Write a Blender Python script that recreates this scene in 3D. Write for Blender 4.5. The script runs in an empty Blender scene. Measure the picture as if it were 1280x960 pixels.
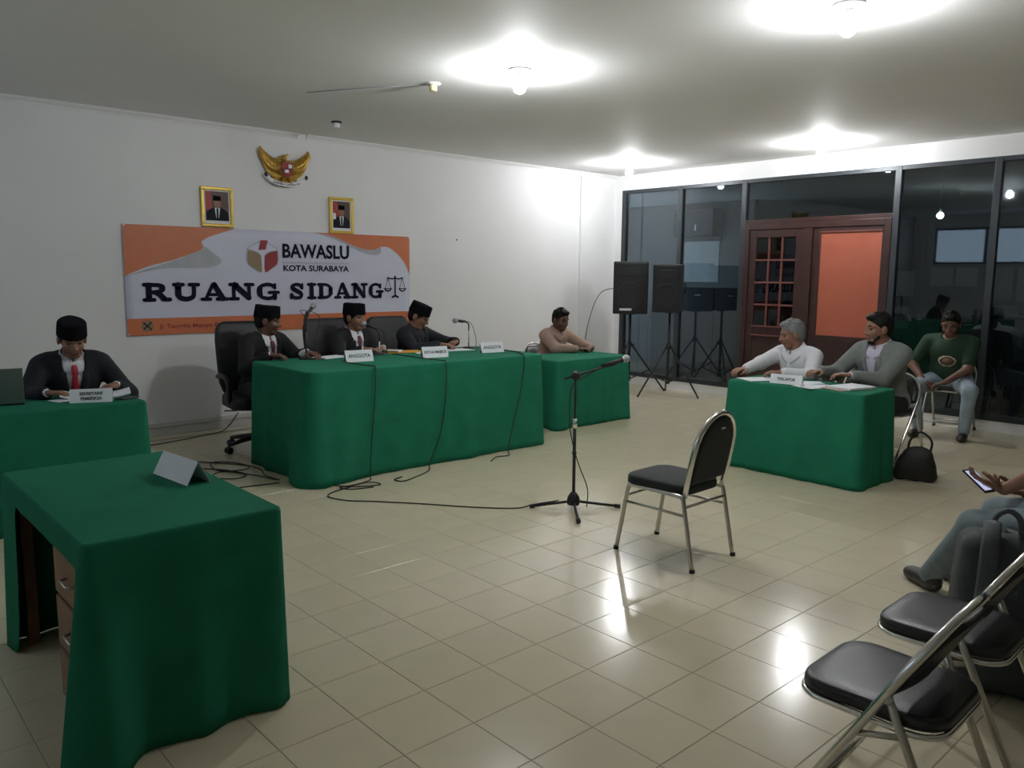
import bpy, bmesh, math, random
import numpy as np
from mathutils import Vector, Matrix

random.seed(7)
SC = bpy.context.scene
COL = SC.collection

# ---------------------------------------------------------------- camera
F_PX, PITCH, ROLL, YAW, EYE = 1005.0, 0.1350, 0.0090, 0.8350, 1.594
fw = Vector((math.cos(YAW)*math.cos(PITCH), math.sin(YAW)*math.cos(PITCH), -math.sin(PITCH)))
r0 = Vector((math.sin(YAW), -math.cos(YAW), 0.0))
u0 = r0.cross(fw)
r1 = r0*math.cos(ROLL) + u0*math.sin(ROLL)
u1 = -r0*math.sin(ROLL) + u0*math.cos(ROLL)
cam_d = bpy.data.cameras.new('camera')
cam_d.sensor_width = 36.0
cam_d.lens = F_PX*36.0/1280.0
cam_d.clip_start = 0.05
cam = bpy.data.objects.new('camera', cam_d)
COL.objects.link(cam)
cam.matrix_world = Matrix(((r1.x, u1.x, -fw.x, 0), (r1.y, u1.y, -fw.y, 0), (r1.z, u1.z, -fw.z, EYE), (0, 0, 0, 1)))
SC.camera = cam

# ---------------------------------------------------------------- world, exposure
wd = bpy.data.worlds.new('world'); SC.world = wd
wd.use_nodes = True
wd.node_tree.nodes['Background'].inputs[0].default_value = (0.62, 0.74, 0.90, 1)
wd.node_tree.nodes['Background'].inputs[1].default_value = 2.2
SC.view_settings.view_transform = 'Standard'
SC.view_settings.look = 'None'
SC.view_settings.gamma = 1.0
SC.view_settings.use_curve_mapping = False
SC.view_settings.exposure = 0.0
BULB = 600.0            # radiance of the lit ceiling bulbs

# ---------------------------------------------------------------- room measures (metres)
XR, YB, ZC = 9.34, 8.04, 3.05     # glass wall, banner wall, ceiling
XL, YF = -1.5, -9.0               # walls behind and left of the camera
T = 0.30                          # floor tile

# ================================================================ helpers
def mat(name, col, rough=0.6, metal=0.0, var=0.0, vscale=8.0, bump=0.0, bscale=60.0, spec=0.5, emis=None, estr=0.0,
        sheen=0.0, coat=0.0, objvar=0.0):
    m = bpy.data.materials.new(name); m.use_nodes = True
    nt = m.node_tree; b = nt.nodes['Principled BSDF']
    c4 = (col[0], col[1], col[2], 1)
    b.inputs['Base Color'].default_value = c4
    b.inputs['Roughness'].default_value = rough
    b.inputs['Metallic'].default_value = metal
    b.inputs['Specular IOR Level'].default_value = spec
    if sheen: b.inputs['Sheen Weight'].default_value = sheen
    if coat: b.inputs['Coat Weight'].default_value = coat
    if emis:
        b.inputs['Emission Color'].default_value = (*emis, 1); b.inputs['Emission Strength'].default_value = estr
    if var or bump or objvar:
        tc = nt.nodes.new('ShaderNodeTexCoord')
    if var or objvar:
        n = nt.nodes.new('ShaderNodeTexNoise'); n.inputs['Scale'].default_value = vscale; n.inputs['Detail'].default_value = 4
        nt.links.new(tc.outputs['Object'], n.inputs['Vector'])
        mr = nt.nodes.new('ShaderNodeMapRange')
        mr.inputs['From Min'].default_value = 0.25; mr.inputs['From Max'].default_value = 0.75
        mr.inputs['To Min'].default_value = 1-var; mr.inputs['To Max'].default_value = 1+var
        nt.links.new(n.outputs['Fac'], mr.inputs['Value'])
        val = mr.outputs['Result']
        if objvar:
            oi = nt.nodes.new('ShaderNodeObjectInfo')
            m2 = nt.nodes.new('ShaderNodeMapRange')
            m2.inputs['To Min'].default_value = 1-objvar; m2.inputs['To Max'].default_value = 1+objvar
            nt.links.new(oi.outputs['Random'], m2.inputs['Value'])
            mm = nt.nodes.new('ShaderNodeMath'); mm.operation = 'MULTIPLY'
            nt.links.new(val, mm.inputs[0]); nt.links.new(m2.outputs['Result'], mm.inputs[1]); val = mm.outputs[0]
        mx = nt.nodes.new('ShaderNodeVectorMath'); mx.operation = 'SCALE'
        mx.inputs[0].default_value = col
        nt.links.new(val, mx.inputs['Scale'])
        nt.links.new(mx.outputs['Vector'], b.inputs['Base Color'])
    if bump:
        n2 = nt.nodes.new('ShaderNodeTexNoise'); n2.inputs['Scale'].default_value = bscale; n2.inputs['Detail'].default_value = 3
        nt.links.new(tc.outputs['Object'], n2.inputs['Vector'])
        bp = nt.nodes.new('ShaderNodeBump'); bp.inputs['Strength'].default_value = bump; bp.inputs['Distance'].default_value = 0.01
        nt.links.new(n2.outputs['Fac'], bp.inputs['Height'])
        nt.links.new(bp.outputs['Normal'], b.inputs['Normal'])
    return m

def glass_mat(name, tint, refl_f0=.04):
    m = bpy.data.materials.new(name); m.use_nodes = True
    nt = m.node_tree
    nt.nodes.remove(nt.nodes['Principled BSDF'])
    out = nt.nodes['Material Output']
    tr = nt.nodes.new('ShaderNodeBsdfTransparent'); tr.inputs[0].default_value = (*tint, 1)
    gl = nt.nodes.new('ShaderNodeBsdfGlossy'); gl.inputs['Roughness'].default_value = 0.02; gl.inputs[0].default_value = (.9, .95, 1, 1)
    lw = nt.nodes.new('ShaderNodeLayerWeight'); lw.inputs[0].default_value = .5
    pw_ = nt.nodes.new('ShaderNodeMath'); pw_.operation = 'POWER'; pw_.inputs[1].default_value = 5.0
    fr = nt.nodes.new('ShaderNodeMath'); fr.operation = 'MULTIPLY_ADD'; fr.inputs[1].default_value = 1-refl_f0; fr.inputs[2].default_value = refl_f0
    nt.links.new(lw.outputs['Facing'], pw_.inputs[0]); nt.links.new(pw_.outputs[0], fr.inputs[0])
    mx = nt.nodes.new('ShaderNodeMixShader')
    nt.links.new(fr.outputs[0], mx.inputs[0]); nt.links.new(tr.outputs[0], mx.inputs[1]); nt.links.new(gl.outputs[0], mx.inputs[2])
    nt.links.new(mx.outputs[0], out.inputs[0])
    return m

class MB:
    """collects simple shapes, then links them as ONE mesh object"""
    def __init__(s): s.v = []; s.f = []; s.m = []; s.sm = []
    def add(s, vs, fs, mi=0, M=None, smooth=False):
        o = len(s.v)
        if M is not None: vs = [tuple(M @ Vector(p)) for p in vs]
        s.v += [tuple(p) for p in vs]
        for f in fs: s.f.append([i+o for i in f]); s.m.append(mi); s.sm.append(smooth)
        return s
    def box(s, c, d, mi=0, M=None):
        x, y, z = c; a, b, h = d[0]/2, d[1]/2, d[2]/2
        vs = [(x-a, y-b, z-h), (x+a, y-b, z-h), (x+a, y+b, z-h), (x-a, y+b, z-h), (x-a, y-b, z+h), (x+a, y-b, z+h), (x+a, y+b, z+h), (x-a, y+b, z+h)]
        return s.add(vs, [(0, 3, 2, 1), (4, 5, 6, 7), (0, 1, 5, 4), (1, 2, 6, 5), (2, 3, 7, 6), (3, 0, 4, 7)], mi, M)
    def lim(s, x0, x1, y0, y1, z0, z1, mi=0, M=None):
        return s.box(((x0+x1)/2, (y0+y1)/2, (z0+z1)/2), (x1-x0, y1-y0, z1-z0), mi, M)
    def tube(s, pts, r, n=10, closed=False, mi=0, M=None, caps=True):
        P = [Vector(p) for p in pts]; k = len(P)
        R = r if isinstance(r, (list, tuple)) else [r]*k
        vs = []; fs = []
        prev = None
        for i in range(k):
            if closed: t = (P[(i+1) % k]-P[i-1])
            else: t = P[min(i+1, k-1)]-P[max(i-1, 0)]
            t = t.normalized() if t.length > 1e-9 else Vector((0, 0, 1))
            if prev is None:
                a = Vector((0, 0, 1)) if abs(t.z) < .9 else Vector((1, 0, 0))
                nrm = (a - t*a.dot(t)).normalized()
            else:
                nrm = prev - t*prev.dot(t)
                nrm = nrm.normalized() if nrm.length > 1e-6 else Vector((1, 0, 0))
            prev = nrm; bi = t.cross(nrm)
            for j in range(n):
                an = 2*math.pi*j/n
                vs.append(P[i] + (nrm*math.cos(an)+bi*math.sin(an))*R[i])
        for i in range(k if closed else k-1):
            for j in range(n):
                a = i*n+j; b = i*n+(j+1) % n; i2 = (i+1) % k
                fs.append((a, b, i2*n+(j+1) % n, i2*n+j))
        if not closed and caps:
            fs.append(tuple(reversed(range(n)))); fs.append(tuple((k-1)*n+j for j in range(n)))
        return s.add(vs, fs, mi, M, True)
    def cyl(s, p0, p1, ra, rb=None, n=20, mi=0, M=None):
        return s.tube([p0, p1], [ra, ra if rb is None else rb], n, False, mi, M)
    def lathe(s, prof, c=(0, 0, 0), n=24, sx=1, sy=1, mi=0, M=None, smooth=True):
        vs = []; fs = []; k = len(prof)
        for (r, z) in prof:
            for j in range(n):
                a = 2*math.pi*j/n
                vs.append((c[0]+r*sx*math.cos(a), c[1]+r*sy*math.sin(a), c[2]+z))
        for i in range(k-1):
            for j in range(n):
                fs.append((i*n+j, i*n+(j+1) % n, (i+1)*n+(j+1) % n, (i+1)*n+j))
        fs.append(tuple(reversed(range(n)))); fs.append(tuple((k-1)*n+j for j in range(n)))
        return s.add(vs, fs, mi, M, smooth)
    def ball(s, c, r, n=16, mi=0, M=None):
        rr = r if isinstance(r, (tuple, list)) else (r, r, r)
        prof = [(math.sin(math.pi*i/(n//2)), -math.cos(math.pi*i/(n//2))) for i in range(n//2+1)]
        prof[0] = (.02, -1); prof[-1] = (.02, 1)
        vs = []; fs = []
        for (q, z) in prof:
            for j in range(n):
                a = 2*math.pi*j/n
                vs.append((c[0]+q*rr[0]*math.cos(a), c[1]+q*rr[1]*math.sin(a), c[2]+z*rr[2]))
        k = len(prof)
        for i in range(k-1):
            for j in range(n):
                fs.append((i*n+j, i*n+(j+1) % n, (i+1)*n+(j+1) % n, (i+1)*n+j))
        fs.append(tuple(reversed(range(n)))); fs.append(tuple((k-1)*n+j for j in range(n)))
        return s.add(vs, fs, mi, M, True)
    def prism(s, poly, z0, z1, mi=0, M=None):
        n = len(poly)
        vs = [(p[0], p[1], z0) for p in poly]+[(p[0], p[1], z1) for p in poly]
        fs = [tuple(reversed(range(n))), tuple(range(n, 2*n))]
        fs += [(i, (i+1) % n, n+(i+1) % n, n+i) for i in range(n)]
        return s.add(vs, fs, mi, M)
    def build(s, name, mats, parent=None, bevel=0, seg=2, solid=0, sub=0, loc=None):
        me = bpy.data.meshes.new(name)
        me.from_pydata(s.v, [], s.f)
        ms = mats if isinstance(mats, (list, tuple)) else [mats]
        for m in ms: me.materials.append(m)
        me.polygons.foreach_set('material_index', s.m)
        me.polygons.foreach_set('use_smooth', s.sm)
        me.update()
        return link(name, me, parent, bevel, seg, solid, sub, loc)

def link(name, me, parent=None, bevel=0, seg=2, solid=0, sub=0, loc=None):
    o = bpy.data.objects.new(name, me); COL.objects.link(o)
    if parent: o.parent = parent
    if loc: o.location = loc
    if solid:
        q = o.modifiers.new('thick', 'SOLIDIFY'); q.thickness = solid; q.offset = 0
    if bevel:
        q = o.modifiers.new('bevel', 'BEVEL'); q.width = bevel; q.segments = seg; q.limit_method = 'ANGLE'; q.angle_limit = .7
    if sub:
        q = o.modifiers.new('sub', 'SUBSURF'); q.levels = sub; q.render_levels = sub
    return o

def tag(o, label, cat, group=None):
    o['label'] = label; o['category'] = cat
    if group: o['group'] = group
    return o
def thing(name, label, cat, loc=(0, 0, 0), rz=0.0, group=None):
    o = bpy.data.objects.new(name, None); COL.objects.link(o)
    o.empty_display_size = .1
    o.location = loc; o.rotation_euler = (0, 0, rz)
    return tag(o, label, cat, group)
def struct(o):
    o['kind'] = 'structure'; return o
def copy_tree(o, parent=None):
    c = o.copy(); COL.objects.link(c)
    if parent: c.parent = parent
    for ch in list(o.children): copy_tree(ch, c)
    return c

def text_geo(body, size, bold=0.0, align='CENTER', space=1.0):
    cu = bpy.data.curves.new('t', 'FONT'); cu.body = body; cu.size = size; cu.offset = bold
    cu.align_x = align; cu.align_y = 'CENTER'; cu.space_character = space; cu.resolution_u = 3
    ob = bpy.data.objects.new('t', cu); COL.objects.link(ob)
    dg = bpy.context.evaluated_depsgraph_get()
    me = ob.evaluated_get(dg).to_mesh()
    vs = [tuple(v.co) for v in me.vertices]; fs = [tuple(p.vertices) for p in me.polygons]
    ob.evaluated_get(dg).to_mesh_clear()
    bpy.data.objects.remove(ob); bpy.data.curves.remove(cu)
    return vs, fs

def spline(pts, n=8, closed=False):
    P = [Vector(p) for p in pts]; out = []; k = len(P)
    for i in range(k if closed else k-1):
        g = (lambda q: P[q % k]) if closed else (lambda q: P[max(0, min(k-1, q))])
        p0, p1, p2, p3 = g(i-1), g(i), g(i+1), g(i+2)
        for j in range(n):
            t = j/n
            out.append(.5*((2*p1)+(p2-p0)*t+(2*p0-5*p1+4*p2-p3)*t*t+(3*p1-p0-3*p2+p3)*t**3))
    if not closed: out.append(P[-1])
    return out

# ================================================================ materials
M_wall = mat('wall_paint', (.80, .80, .80), .55, var=.03, vscale=1.5, bump=.04, bscale=90)
M_ceil = mat('ceiling_paint', (.86, .86, .85), .7, var=.04, vscale=.7, bump=.03, bscale=40)
M_trim = mat('white_trim', (.80, .80, .80), .45, var=.02)
M_base = mat('skirting_paint', (.62, .60, .58), .5, var=.05)
M_grout = mat('grout', (.30, .27, .21), .85, var=.1)
M_tile = mat('floor_tile', (.70, .63, .455), .17, var=.035, vscale=5, bump=.012, bscale=14, objvar=.025, spec=.55)
M_green = mat('green_cloth', (.015, .165, .092), .85, var=.10, vscale=6, bump=.02, bscale=90, spec=.12)
M_wood = mat('brown_table_wood', (.22, .11, .055), .45, var=.25, vscale=9, bump=.05)
M_door = mat('dark_red_wood', (.032, .011, .009), .4, var=.3, vscale=10, bump=.05)
M_doorbar = mat('red_wood_bar', (.13, .04, .03), .4, var=.2)
M_orange = mat('orange_board', (.35, .085, .045), .6, var=.06, vscale=4)
M_alu = mat('dark_aluminium', (.035, .042, .048), .42, .3, var=.05)
M_glass = glass_mat('tinted_glass', (.58, .64, .66), .075)
M_pane0 = glass_mat('clear_glass', (.93, .95, .95), .04)
M_pane = glass_mat('door_glass', (.25, .27, .28), .05)
M_chrome = mat('chrome', (.78, .78, .76), .16, 1.0)
M_steel = mat('brushed_steel', (.55, .54, .50), .28, 1.0)
M_vinyl = mat('black_vinyl', (.018, .020, .022), .38, var=.1, bump=.06, bscale=220)
M_fabric = mat('black_fabric', (.020, .024, .026), .8, var=.1, bump=.15, bscale=300)
M_leather = mat('black_leather', (.008, .009, .010), .5, var=.15, bump=.12, bscale=120)
M_plastic = mat('black_plastic', (.012, .012, .013), .45)
M_rubber = mat('black_rubber', (.012, .011, .010), .7)
M_black = mat('speaker_black', (.012, .013, .015), .6, bump=.15, bscale=400)
M_grille = mat('speaker_grille', (.010, .011, .013), .5, .3, bump=.4, bscale=500)
M_badge = mat('silver_badge', (.75, .75, .75), .4, .3)
M_micgrey = mat('mic_grille', (.42, .43, .43), .4, .6, bump=.4, bscale=600)
M_white = mat('white_plastic', (.8, .8, .78), .4)
M_paper = mat('white_paper', (.82, .84, .88), .7, var=.03)
M_ink = mat('black_ink', (.02, .022, .03), .7)
M_navyink = mat('navy_ink', (.012, .014, .026), .8, spec=.1)
M_greyink = mat('grey_ink', (.33, .34, .40), .7)
M_env = mat('yellow_envelope', (.75, .36, .04), .7, var=.05)
M_gold = mat('gold_paint', (.50, .30, .055), .36, .55, var=.2, vscale=20)
M_goldframe = mat('gold_frame', (.72, .50, .09), .35, .4, var=.1)
M_bannerw = mat('banner_white', (.66, .67, .80), .45, var=.02, bump=.05, bscale=5)
M_bannero = mat('banner_orange', (.60, .175, .07), .45, var=.06, bump=.05, bscale=5)
M_bannerg = mat('banner_grey', (.42, .44, .48), .45, var=.1)
M_logotan = mat('logo_tan', (.28, .20, .11), .5)
M_logored = mat('logo_red', (.30, .03, .04), .5)
M_skin = mat('skin_brown', (.27, .135, .085), .5, var=.08, vscale=12)
M_skin2 = mat('skin_dark', (.14, .065, .042), .5, var=.08, vscale=12)
M_lip = mat('lips', (.19, .075, .06), .5)
M_eye = mat('eye_dark', (.03, .022, .02), .25)
M_hair = mat('black_hair', (.006, .0055, .005), .6, spec=.2, bump=.4, bscale=160)
M_hairg = mat('grey_hair', (.17, .18, .185), .6, var=.3, vscale=40, bump=.4, bscale=160)
M_velvet = mat('black_velvet', (.005, .005, .007), .95, spec=.1)
M_suit = mat('navy_suit', (.006, .008, .013), .85, var=.1, bump=.05, bscale=300)
M_suitb = mat('black_suit', (.0045, .0045, .006), .85, var=.1, bump=.05, bscale=300)
M_greyj = mat('grey_blazer', (.19, .21, .20), .85, var=.08, vscale=30, bump=.08, bscale=300)
M_shirt = mat('white_shirt', (.78, .79, .84), .75, var=.03, vscale=20, bump=.03, bscale=30)
M_lilac = mat('pale_lilac_shirt', (.58, .55, .66), .75, var=.03, vscale=20)
M_tan = mat('tan_uniform', (.40, .27, .215), .8, var=.06, vscale=20, bump=.05, bscale=40)
M_tshirt = mat('dark_green_tshirt', (.012, .040, .020), .85, var=.1, vscale=20)
M_print = mat('tshirt_print', (.55, .45, .33), .7, var=.3, vscale=60)
M_jeans = mat('light_blue_jeans', (.30, .37, .43), .85, var=.2, vscale=12, bump=.08, bscale=300)
M_jeansd = mat('grey_blue_jeans', (.16, .20, .22), .85, var=.2, vscale=14, bump=.08, bscale=300)
M_trouser = mat('black_trousers', (.012, .012, .014), .8)
M_shoe = mat('dark_shoe', (.022, .018, .014), .45)
M_tiered = mat('red_tie', (.45, .02, .045), .5, var=.1, vscale=40)
M_tiedark = mat('maroon_tie', (.14, .02, .04), .5, var=.1, vscale=40)
M_bag = mat('dark_grey_bag', (.045, .052, .058), .75, var=.15, bump=.2, bscale=250)
M_bagk = mat('black_bag', (.012, .012, .011), .6, var=.15, bump=.2, bscale=200)
M_strap = mat('grey_strap', (.10, .115, .12), .75, var=.15, bump=.2, bscale=250)
M_screen = mat('lit_phone_screen', (.1, .1, .12), .3, emis=(.62, .66, 1.0), estr=.75)
M_bulb = mat('lit_bulb', (1, 1, 1), .4, emis=(.97, .985, 1.0), estr=BULB)
M_bulb2 = mat('lit_bulb_next_room', (1, 1, 1), .4, emis=(.95, .98, 1.0), estr=26)
M_dark = mat('dark_cabinet', (.020, .022, .024), .5, var=.1)
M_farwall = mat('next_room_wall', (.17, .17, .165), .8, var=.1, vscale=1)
M_farwin = mat('bright_window', (.3, .35, .4), .5, emis=(.62, .72, .86), estr=.42)
M_farboard = mat('brown_board', (.20, .13, .085), .8, var=.2)
M_farpaper = mat('notice_paper', (.52, .55, .54), .8, var=.1)
M_portred = mat('portrait_red', (.38, .05, .04), .5)
M_portbg = mat('portrait_backdrop', (.10, .055, .05), .5)
M_yellowed = mat('aged_plastic', (.72, .62, .36), .5)

# ================================================================ the room
def slab(name, x0, x1, y0, y1, z0, z1, m, parent=None):
    o = MB().lim(x0, x1, y0, y1, z0, z1).build(name, m, parent)
    return o if parent else struct(o)

floor = slab('floor', XL-.2, XR+.2, YF-.2, YB+.2, -.12, -.0015, M_grout)
ceiling = slab('ceiling', XL-.2, XR+.2, YF-.2, YB+.2, ZC, ZC+.12, M_ceil)
slab('wall_back', XL-.2, XR+.2, YB, YB+.2, 0, ZC, M_wall)
wl = MB()
LW = (3.2, 7.6, 1.93, 2.76)          # daylight window opening in the wall left of the camera
wl.lim(XL-.2, XL, YF, LW[0], 0, ZC); wl.lim(XL-.2, XL, LW[1], YB, 0, ZC); wl.lim(XL-.2, XL, LW[0], LW[1], 0, LW[2]); wl.lim(XL-.2, XL, LW[0], LW[1], LW[3], ZC)
struct(wl.build('wall_left', M_wall))
wo = bpy.data.objects.new('window_21', None); COL.objects.link(wo); struct(wo)
for i in range(5):
    yy = LW[0]+(LW[1]-LW[0])*i/4
    MB().lim(XL-.14, XL-.06, max(LW[0], yy-.03), min(LW[1], yy+.03), LW[2]+.05, LW[3]-.05).build('post', M_alu, wo)
    if i < 4: MB().lim(XL-.104, XL-.096, yy+.03, yy+(LW[1]-LW[0])/4-.03, LW[2]+.05, LW[3]-.05).build('glass_pane', M_pane0, wo)
MB().lim(XL-.14, XL-.06, LW[0], LW[1], LW[2], LW[2]+.05).build('bottom_rail', M_alu, wo)
MB().lim(XL-.14, XL-.06, LW[0], LW[1], LW[3]-.05, LW[3]).build('top_rail', M_alu, wo)
pl = bpy.data.lights.new('window_portal', 'AREA'); pl.shape = 'RECTANGLE'; pl.size = LW[1]-LW[0]; pl.size_y = LW[3]-LW[2]
pl.cycles.is_portal = True
po = bpy.data.objects.new('window_portal', pl); COL.objects.link(po)
po.location = (XL-.21, (LW[0]+LW[1])/2, (LW[2]+LW[3])/2)
po.matrix_world = Matrix(((0, 0, -1, XL-.21), (1, 0, 0, (LW[0]+LW[1])/2), (0, -1, 0, (LW[2]+LW[3])/2), (0, 0, 0, 1)))
slab('wall_front', XL-.2, XR+.2, YF-.2, YF, 0, ZC, M_wall)

# floor tiles: one shared mesh, joints recessed
tx0, ty0 = 1.4158, 2.3826
g = .0022; ch = .0014; hh = T/2
tb = MB()
a = hh-g/2
tb.v = [(-a, -a, -.0015), (a, -a, -.0015), (a, a, -.0015), (-a, a, -.0015)] + [(-a+ch, -a+ch, 0), (a-ch, -a+ch, 0), (a-ch, a-ch, 0), (-a+ch, a-ch, 0)]
tb.f = [(4, 5, 6, 7), (0, 1, 5, 4), (1, 2, 6, 5), (2, 3, 7, 6), (3, 0, 4, 7)]; tb.m = [0]*5; tb.sm = [False]*5
tile_me = bpy.data.meshes.new('tile'); tile_me.from_pydata(tb.v, [], tb.f); tile_me.materials.append(M_tile); tile_me.update()
cells = []
fl3 = np.array(fw); rr3 = np.array(r1); uu3 = np.array(u1)
for i in range(-12, 30):
    for j in range(-40, 22):
        cx, cy = tx0+(i+.5)*T, ty0+(j+.5)*T
        if XL+.14 < cx < XR-.14 and YF+.14 < cy < YB-.14:
            d = np.array((cx, cy, -EYE)); w = d@fl3
            px, py = (640+F_PX*(d@rr3)/w, 480-F_PX*(d@uu3)/w) if w > .3 else (-999, -999)
            vis = -10 < px < 1290 and 420 < py < 985 and not (px < 345 and py > 700 and cx > .7) and not (cx < 1.2 and cy > 4)
            cells.append((0 if vis else 1, w if vis else 99, cx, cy))
cells.sort()
rest = MB()
for n, (vi, w, cx, cy) in enumerate(cells):
    if n < 300:
        o = bpy.data.objects.new('tile', tile_me); COL.objects.link(o); o.parent = floor; o.location = (cx, cy, 0)
    else:
        rest.add([(p[0]+cx, p[1]+cy, p[2]) for p in tb.v], tb.f)
ro = rest.build('tile_field', M_tile, floor); ro['kind'] = 'stuff'
# border strip of cut tiles along the two walls
bs = MB()
bs.lim(XR-.20, XR-.001, YF, YB, -.0015, -.0002); bs.lim(XL, XR-.2, YB-.15, YB-.001, -.0015, -.0002)
bs.build('cut_tile_border', M_tile, floor)

# crown moulding (a gap where a piece is missing) and skirting on the banner wall
prof = [(0, 0), (0, -.05), (-.012, -.05), (-.016, -.035), (-.03, -.022), (-.036, -.010), (-.045, -.008), (-.045, 0)]
def crown(name, x0, x1):
    m = MB(); n = len(prof)
    m.add([(x0, YB+p[0], ZC+p[1]) for p in prof]+[(x1, YB+p[0], ZC+p[1]) for p in prof],
          [tuple(range(n)), tuple(reversed(range(n, 2*n)))]+[(i, n+i, n+(i+1) % n, (i+1) % n) for i in range(n)])
    return struct(m.build(name, M_trim))
crown('trim_1', XL, 4.185)
crown('trim_2', 4.285, XR-.001)
bb = MB(); bb.lim(XL, XR-.15, YB-.022, YB, .085, .135); bb.lim(XL, XR-.15, YB-.012, YB, 0, .085)
struct(bb.build('baseboard_back', M_base, bevel=.006))
# shallow pier in the corner of the banner wall
slab('wall_corner_pier', 8.55, 8.78, YB-.03, YB, 0, ZC-.05, M_wall)

# glazed partition on the right: header, plinth, corner strip
wr = MB()
wr.lim(XR, XR+.15, YF, YB, 2.835, ZC)
wr.lim(XR-.0, XR+.15, YF, YB, 0, .115)
wr.lim(XR, XR+.15, 7.90, YB, .115, 2.835)
struct(wr.build('wall_right', M_wall))
posts = [7.88, 6.87, 5.87, 3.93, 2.93, 1.93, .93, -.07, -1.07, -2.07, -3.07, -4.07, -5.07, -6.07, -7.07, -8.07, -8.96]
for n in range(len(posts)-1):
    y1, y0 = posts[n], posts[n+1]
    w = bpy.data.objects.new('window_%d' % (n+1), None); COL.objects.link(w); struct(w)
    zb = .115
    for k, yy in enumerate((y0, y1)):
        if k == 0 or n == 0:
            MB().lim(XR-.012, XR+.07, yy-.035, yy+.035, zb, 2.835).build('post', M_alu, w, bevel=.004)
    MB().lim(XR-.008, XR+.06, y0+.035, y1-.035, 2.785, 2.835).build('top_rail', M_alu, w, bevel=.004)
    if n == 2:
        MB().lim(XR-.008, XR+.06, y0+.035, y1-.035, 2.27, 2.32).build('transom_rail', M_door, w, bevel=.004)
        MB().lim(XR+.02, XR+.028, y0+.035, y1-.035, 2.32, 2.785).build('glass_pane', M_glass, w)
    else:
        MB().lim(XR-.008, XR+.06, y0+.035, y1-.035, zb, zb+.06).build('bottom_rail', M_alu, w, bevel=.004)
        MB().lim(XR+.02, XR+.028, y0+.035, y1-.035, zb+.06, 2.785).build('glass_pane', M_glass, w)
# wooden unit in the third bay: a leaf with twelve small panes, a leaf with an orange board
d = bpy.data.objects.new('door_1', None); COL.objects.link(d); struct(d)
y0, y1 = 3.965, 5.835
fr = MB()
fr.lim(XR-.02, XR+.07, y1-.07, y1, .115, 2.27); fr.lim(XR-.02, XR+.07, y0, y0+.07, .115, 2.27)
fr.lim(XR-.02, XR+.07, y0+.07, y1-.07, 2.19, 2.27); fr.lim(XR-.025, XR+.07, 4.90, 5.02, .115, 2.19)
fr.build('door_frame', M_door, d, bevel=.006)
lf = MB()
lf.lim(XR-.005, XR+.045, 5.02, 5.12, .115, 2.19); lf.lim(XR-.005, XR+.045, 5.665, 5.765, .115, 2.19)
lf.lim(XR-.005, XR+.045, 5.12, 5.665, 2.09, 2.19); lf.lim(XR-.005, XR+.045, 5.12, 5.665, .86, .96); lf.lim(XR-.005, XR+.045, 5.12, 5.665, .115, .24)
lf.lim(XR+.005, XR+.035, 5.12, 5.665, .24, .86)
leaf = lf.build('glazed_leaf', M_door, d, bevel=.006)
pw, phh = .545/3, (2.09-.96)/4
for i in range(3):
    for j in range(4):
        MB().lim(XR+.015, XR+.021, 5.12+i*pw+.010, 5.12+(i+1)*pw-.010, .96+j*phh+.010, .96+(j+1)*phh-.010).build('pane', M_pane, leaf)
for i in (1, 2): MB().lim(XR-.008, XR+.03, 5.12+i*pw-.011, 5.12+i*pw+.011, .96, 2.09).build('glazing_bar', M_doorbar, leaf, bevel=.003)
for j in (1, 2, 3): MB().lim(XR-.007, XR+.03, 5.12, 5.665, .96+j*phh-.011, .96+j*phh+.011).build('glazing_bar', M_doorbar, leaf, bevel=.003)
MB().lim(XR-.015, XR+.03, 5.10, 5.685, .955, .975).build('sill_bar', M_doorbar, leaf, bevel=.004)
MB().lim(XR-.015, XR+.03, 5.10, 5.685, .840, .860).build('sill_bar', M_doorbar, leaf, bevel=.004)
ol = MB()
ol.lim(XR-.005, XR+.045, 4.80, 4.90, .115, 2.19); ol.lim(XR-.005, XR+.045, 4.035, 4.07, .115, 2.19)
ol.lim(XR-.005, XR+.045, 4.07, 4.80, 2.13, 2.19); ol.lim(XR-.005, XR+.045, 4.07, 4.80, .82, .90); ol.lim(XR+.0, XR+.045, 4.07, 4.80, .115, .82)
oleaf = ol.build('boarded_leaf', M_door, d, bevel=.006)
MB().lim(XR+.004, XR+.03, 4.07, 4.80, .90, 2.13).build('orange_board', M_orange, oleaf)
MB().lim(XR-.012, XR+.01, 4.06, 4.81, 2.125, 2.145).build('bead', M_doorbar, oleaf, bevel=.003)

# the dim room behind the glass
bx1, by0, by1 = 16.5, -9.0, 13.0
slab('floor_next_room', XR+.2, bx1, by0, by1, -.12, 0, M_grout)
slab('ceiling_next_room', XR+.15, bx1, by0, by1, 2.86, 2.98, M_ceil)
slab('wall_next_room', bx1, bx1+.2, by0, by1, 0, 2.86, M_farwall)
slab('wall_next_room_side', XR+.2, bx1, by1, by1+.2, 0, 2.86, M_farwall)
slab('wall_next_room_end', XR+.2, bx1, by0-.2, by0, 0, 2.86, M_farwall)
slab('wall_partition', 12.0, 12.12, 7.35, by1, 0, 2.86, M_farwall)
wn = bpy.data.objects.new('window_22', None); COL.objects.link(wn); struct(wn)
MB().lim(11.985, 12.0, 7.98, 8.70, 1.50, 2.20).build('bright_pane', M_farpaper, wn)
MB().lim(11.96, 11.985, 7.94, 8.74, 2.20, 2.25).build('head_rail', M_alu, wn)
cb = thing('wall_cabinet', 'dark box on the next room wall above a pale panel', 'cabinet', (11.84, 8.34, 2.27))
MB().lim(-.14, .155, -.4, .4, 0, .46).build('body', M_dark, cb, bevel=.01)
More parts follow.
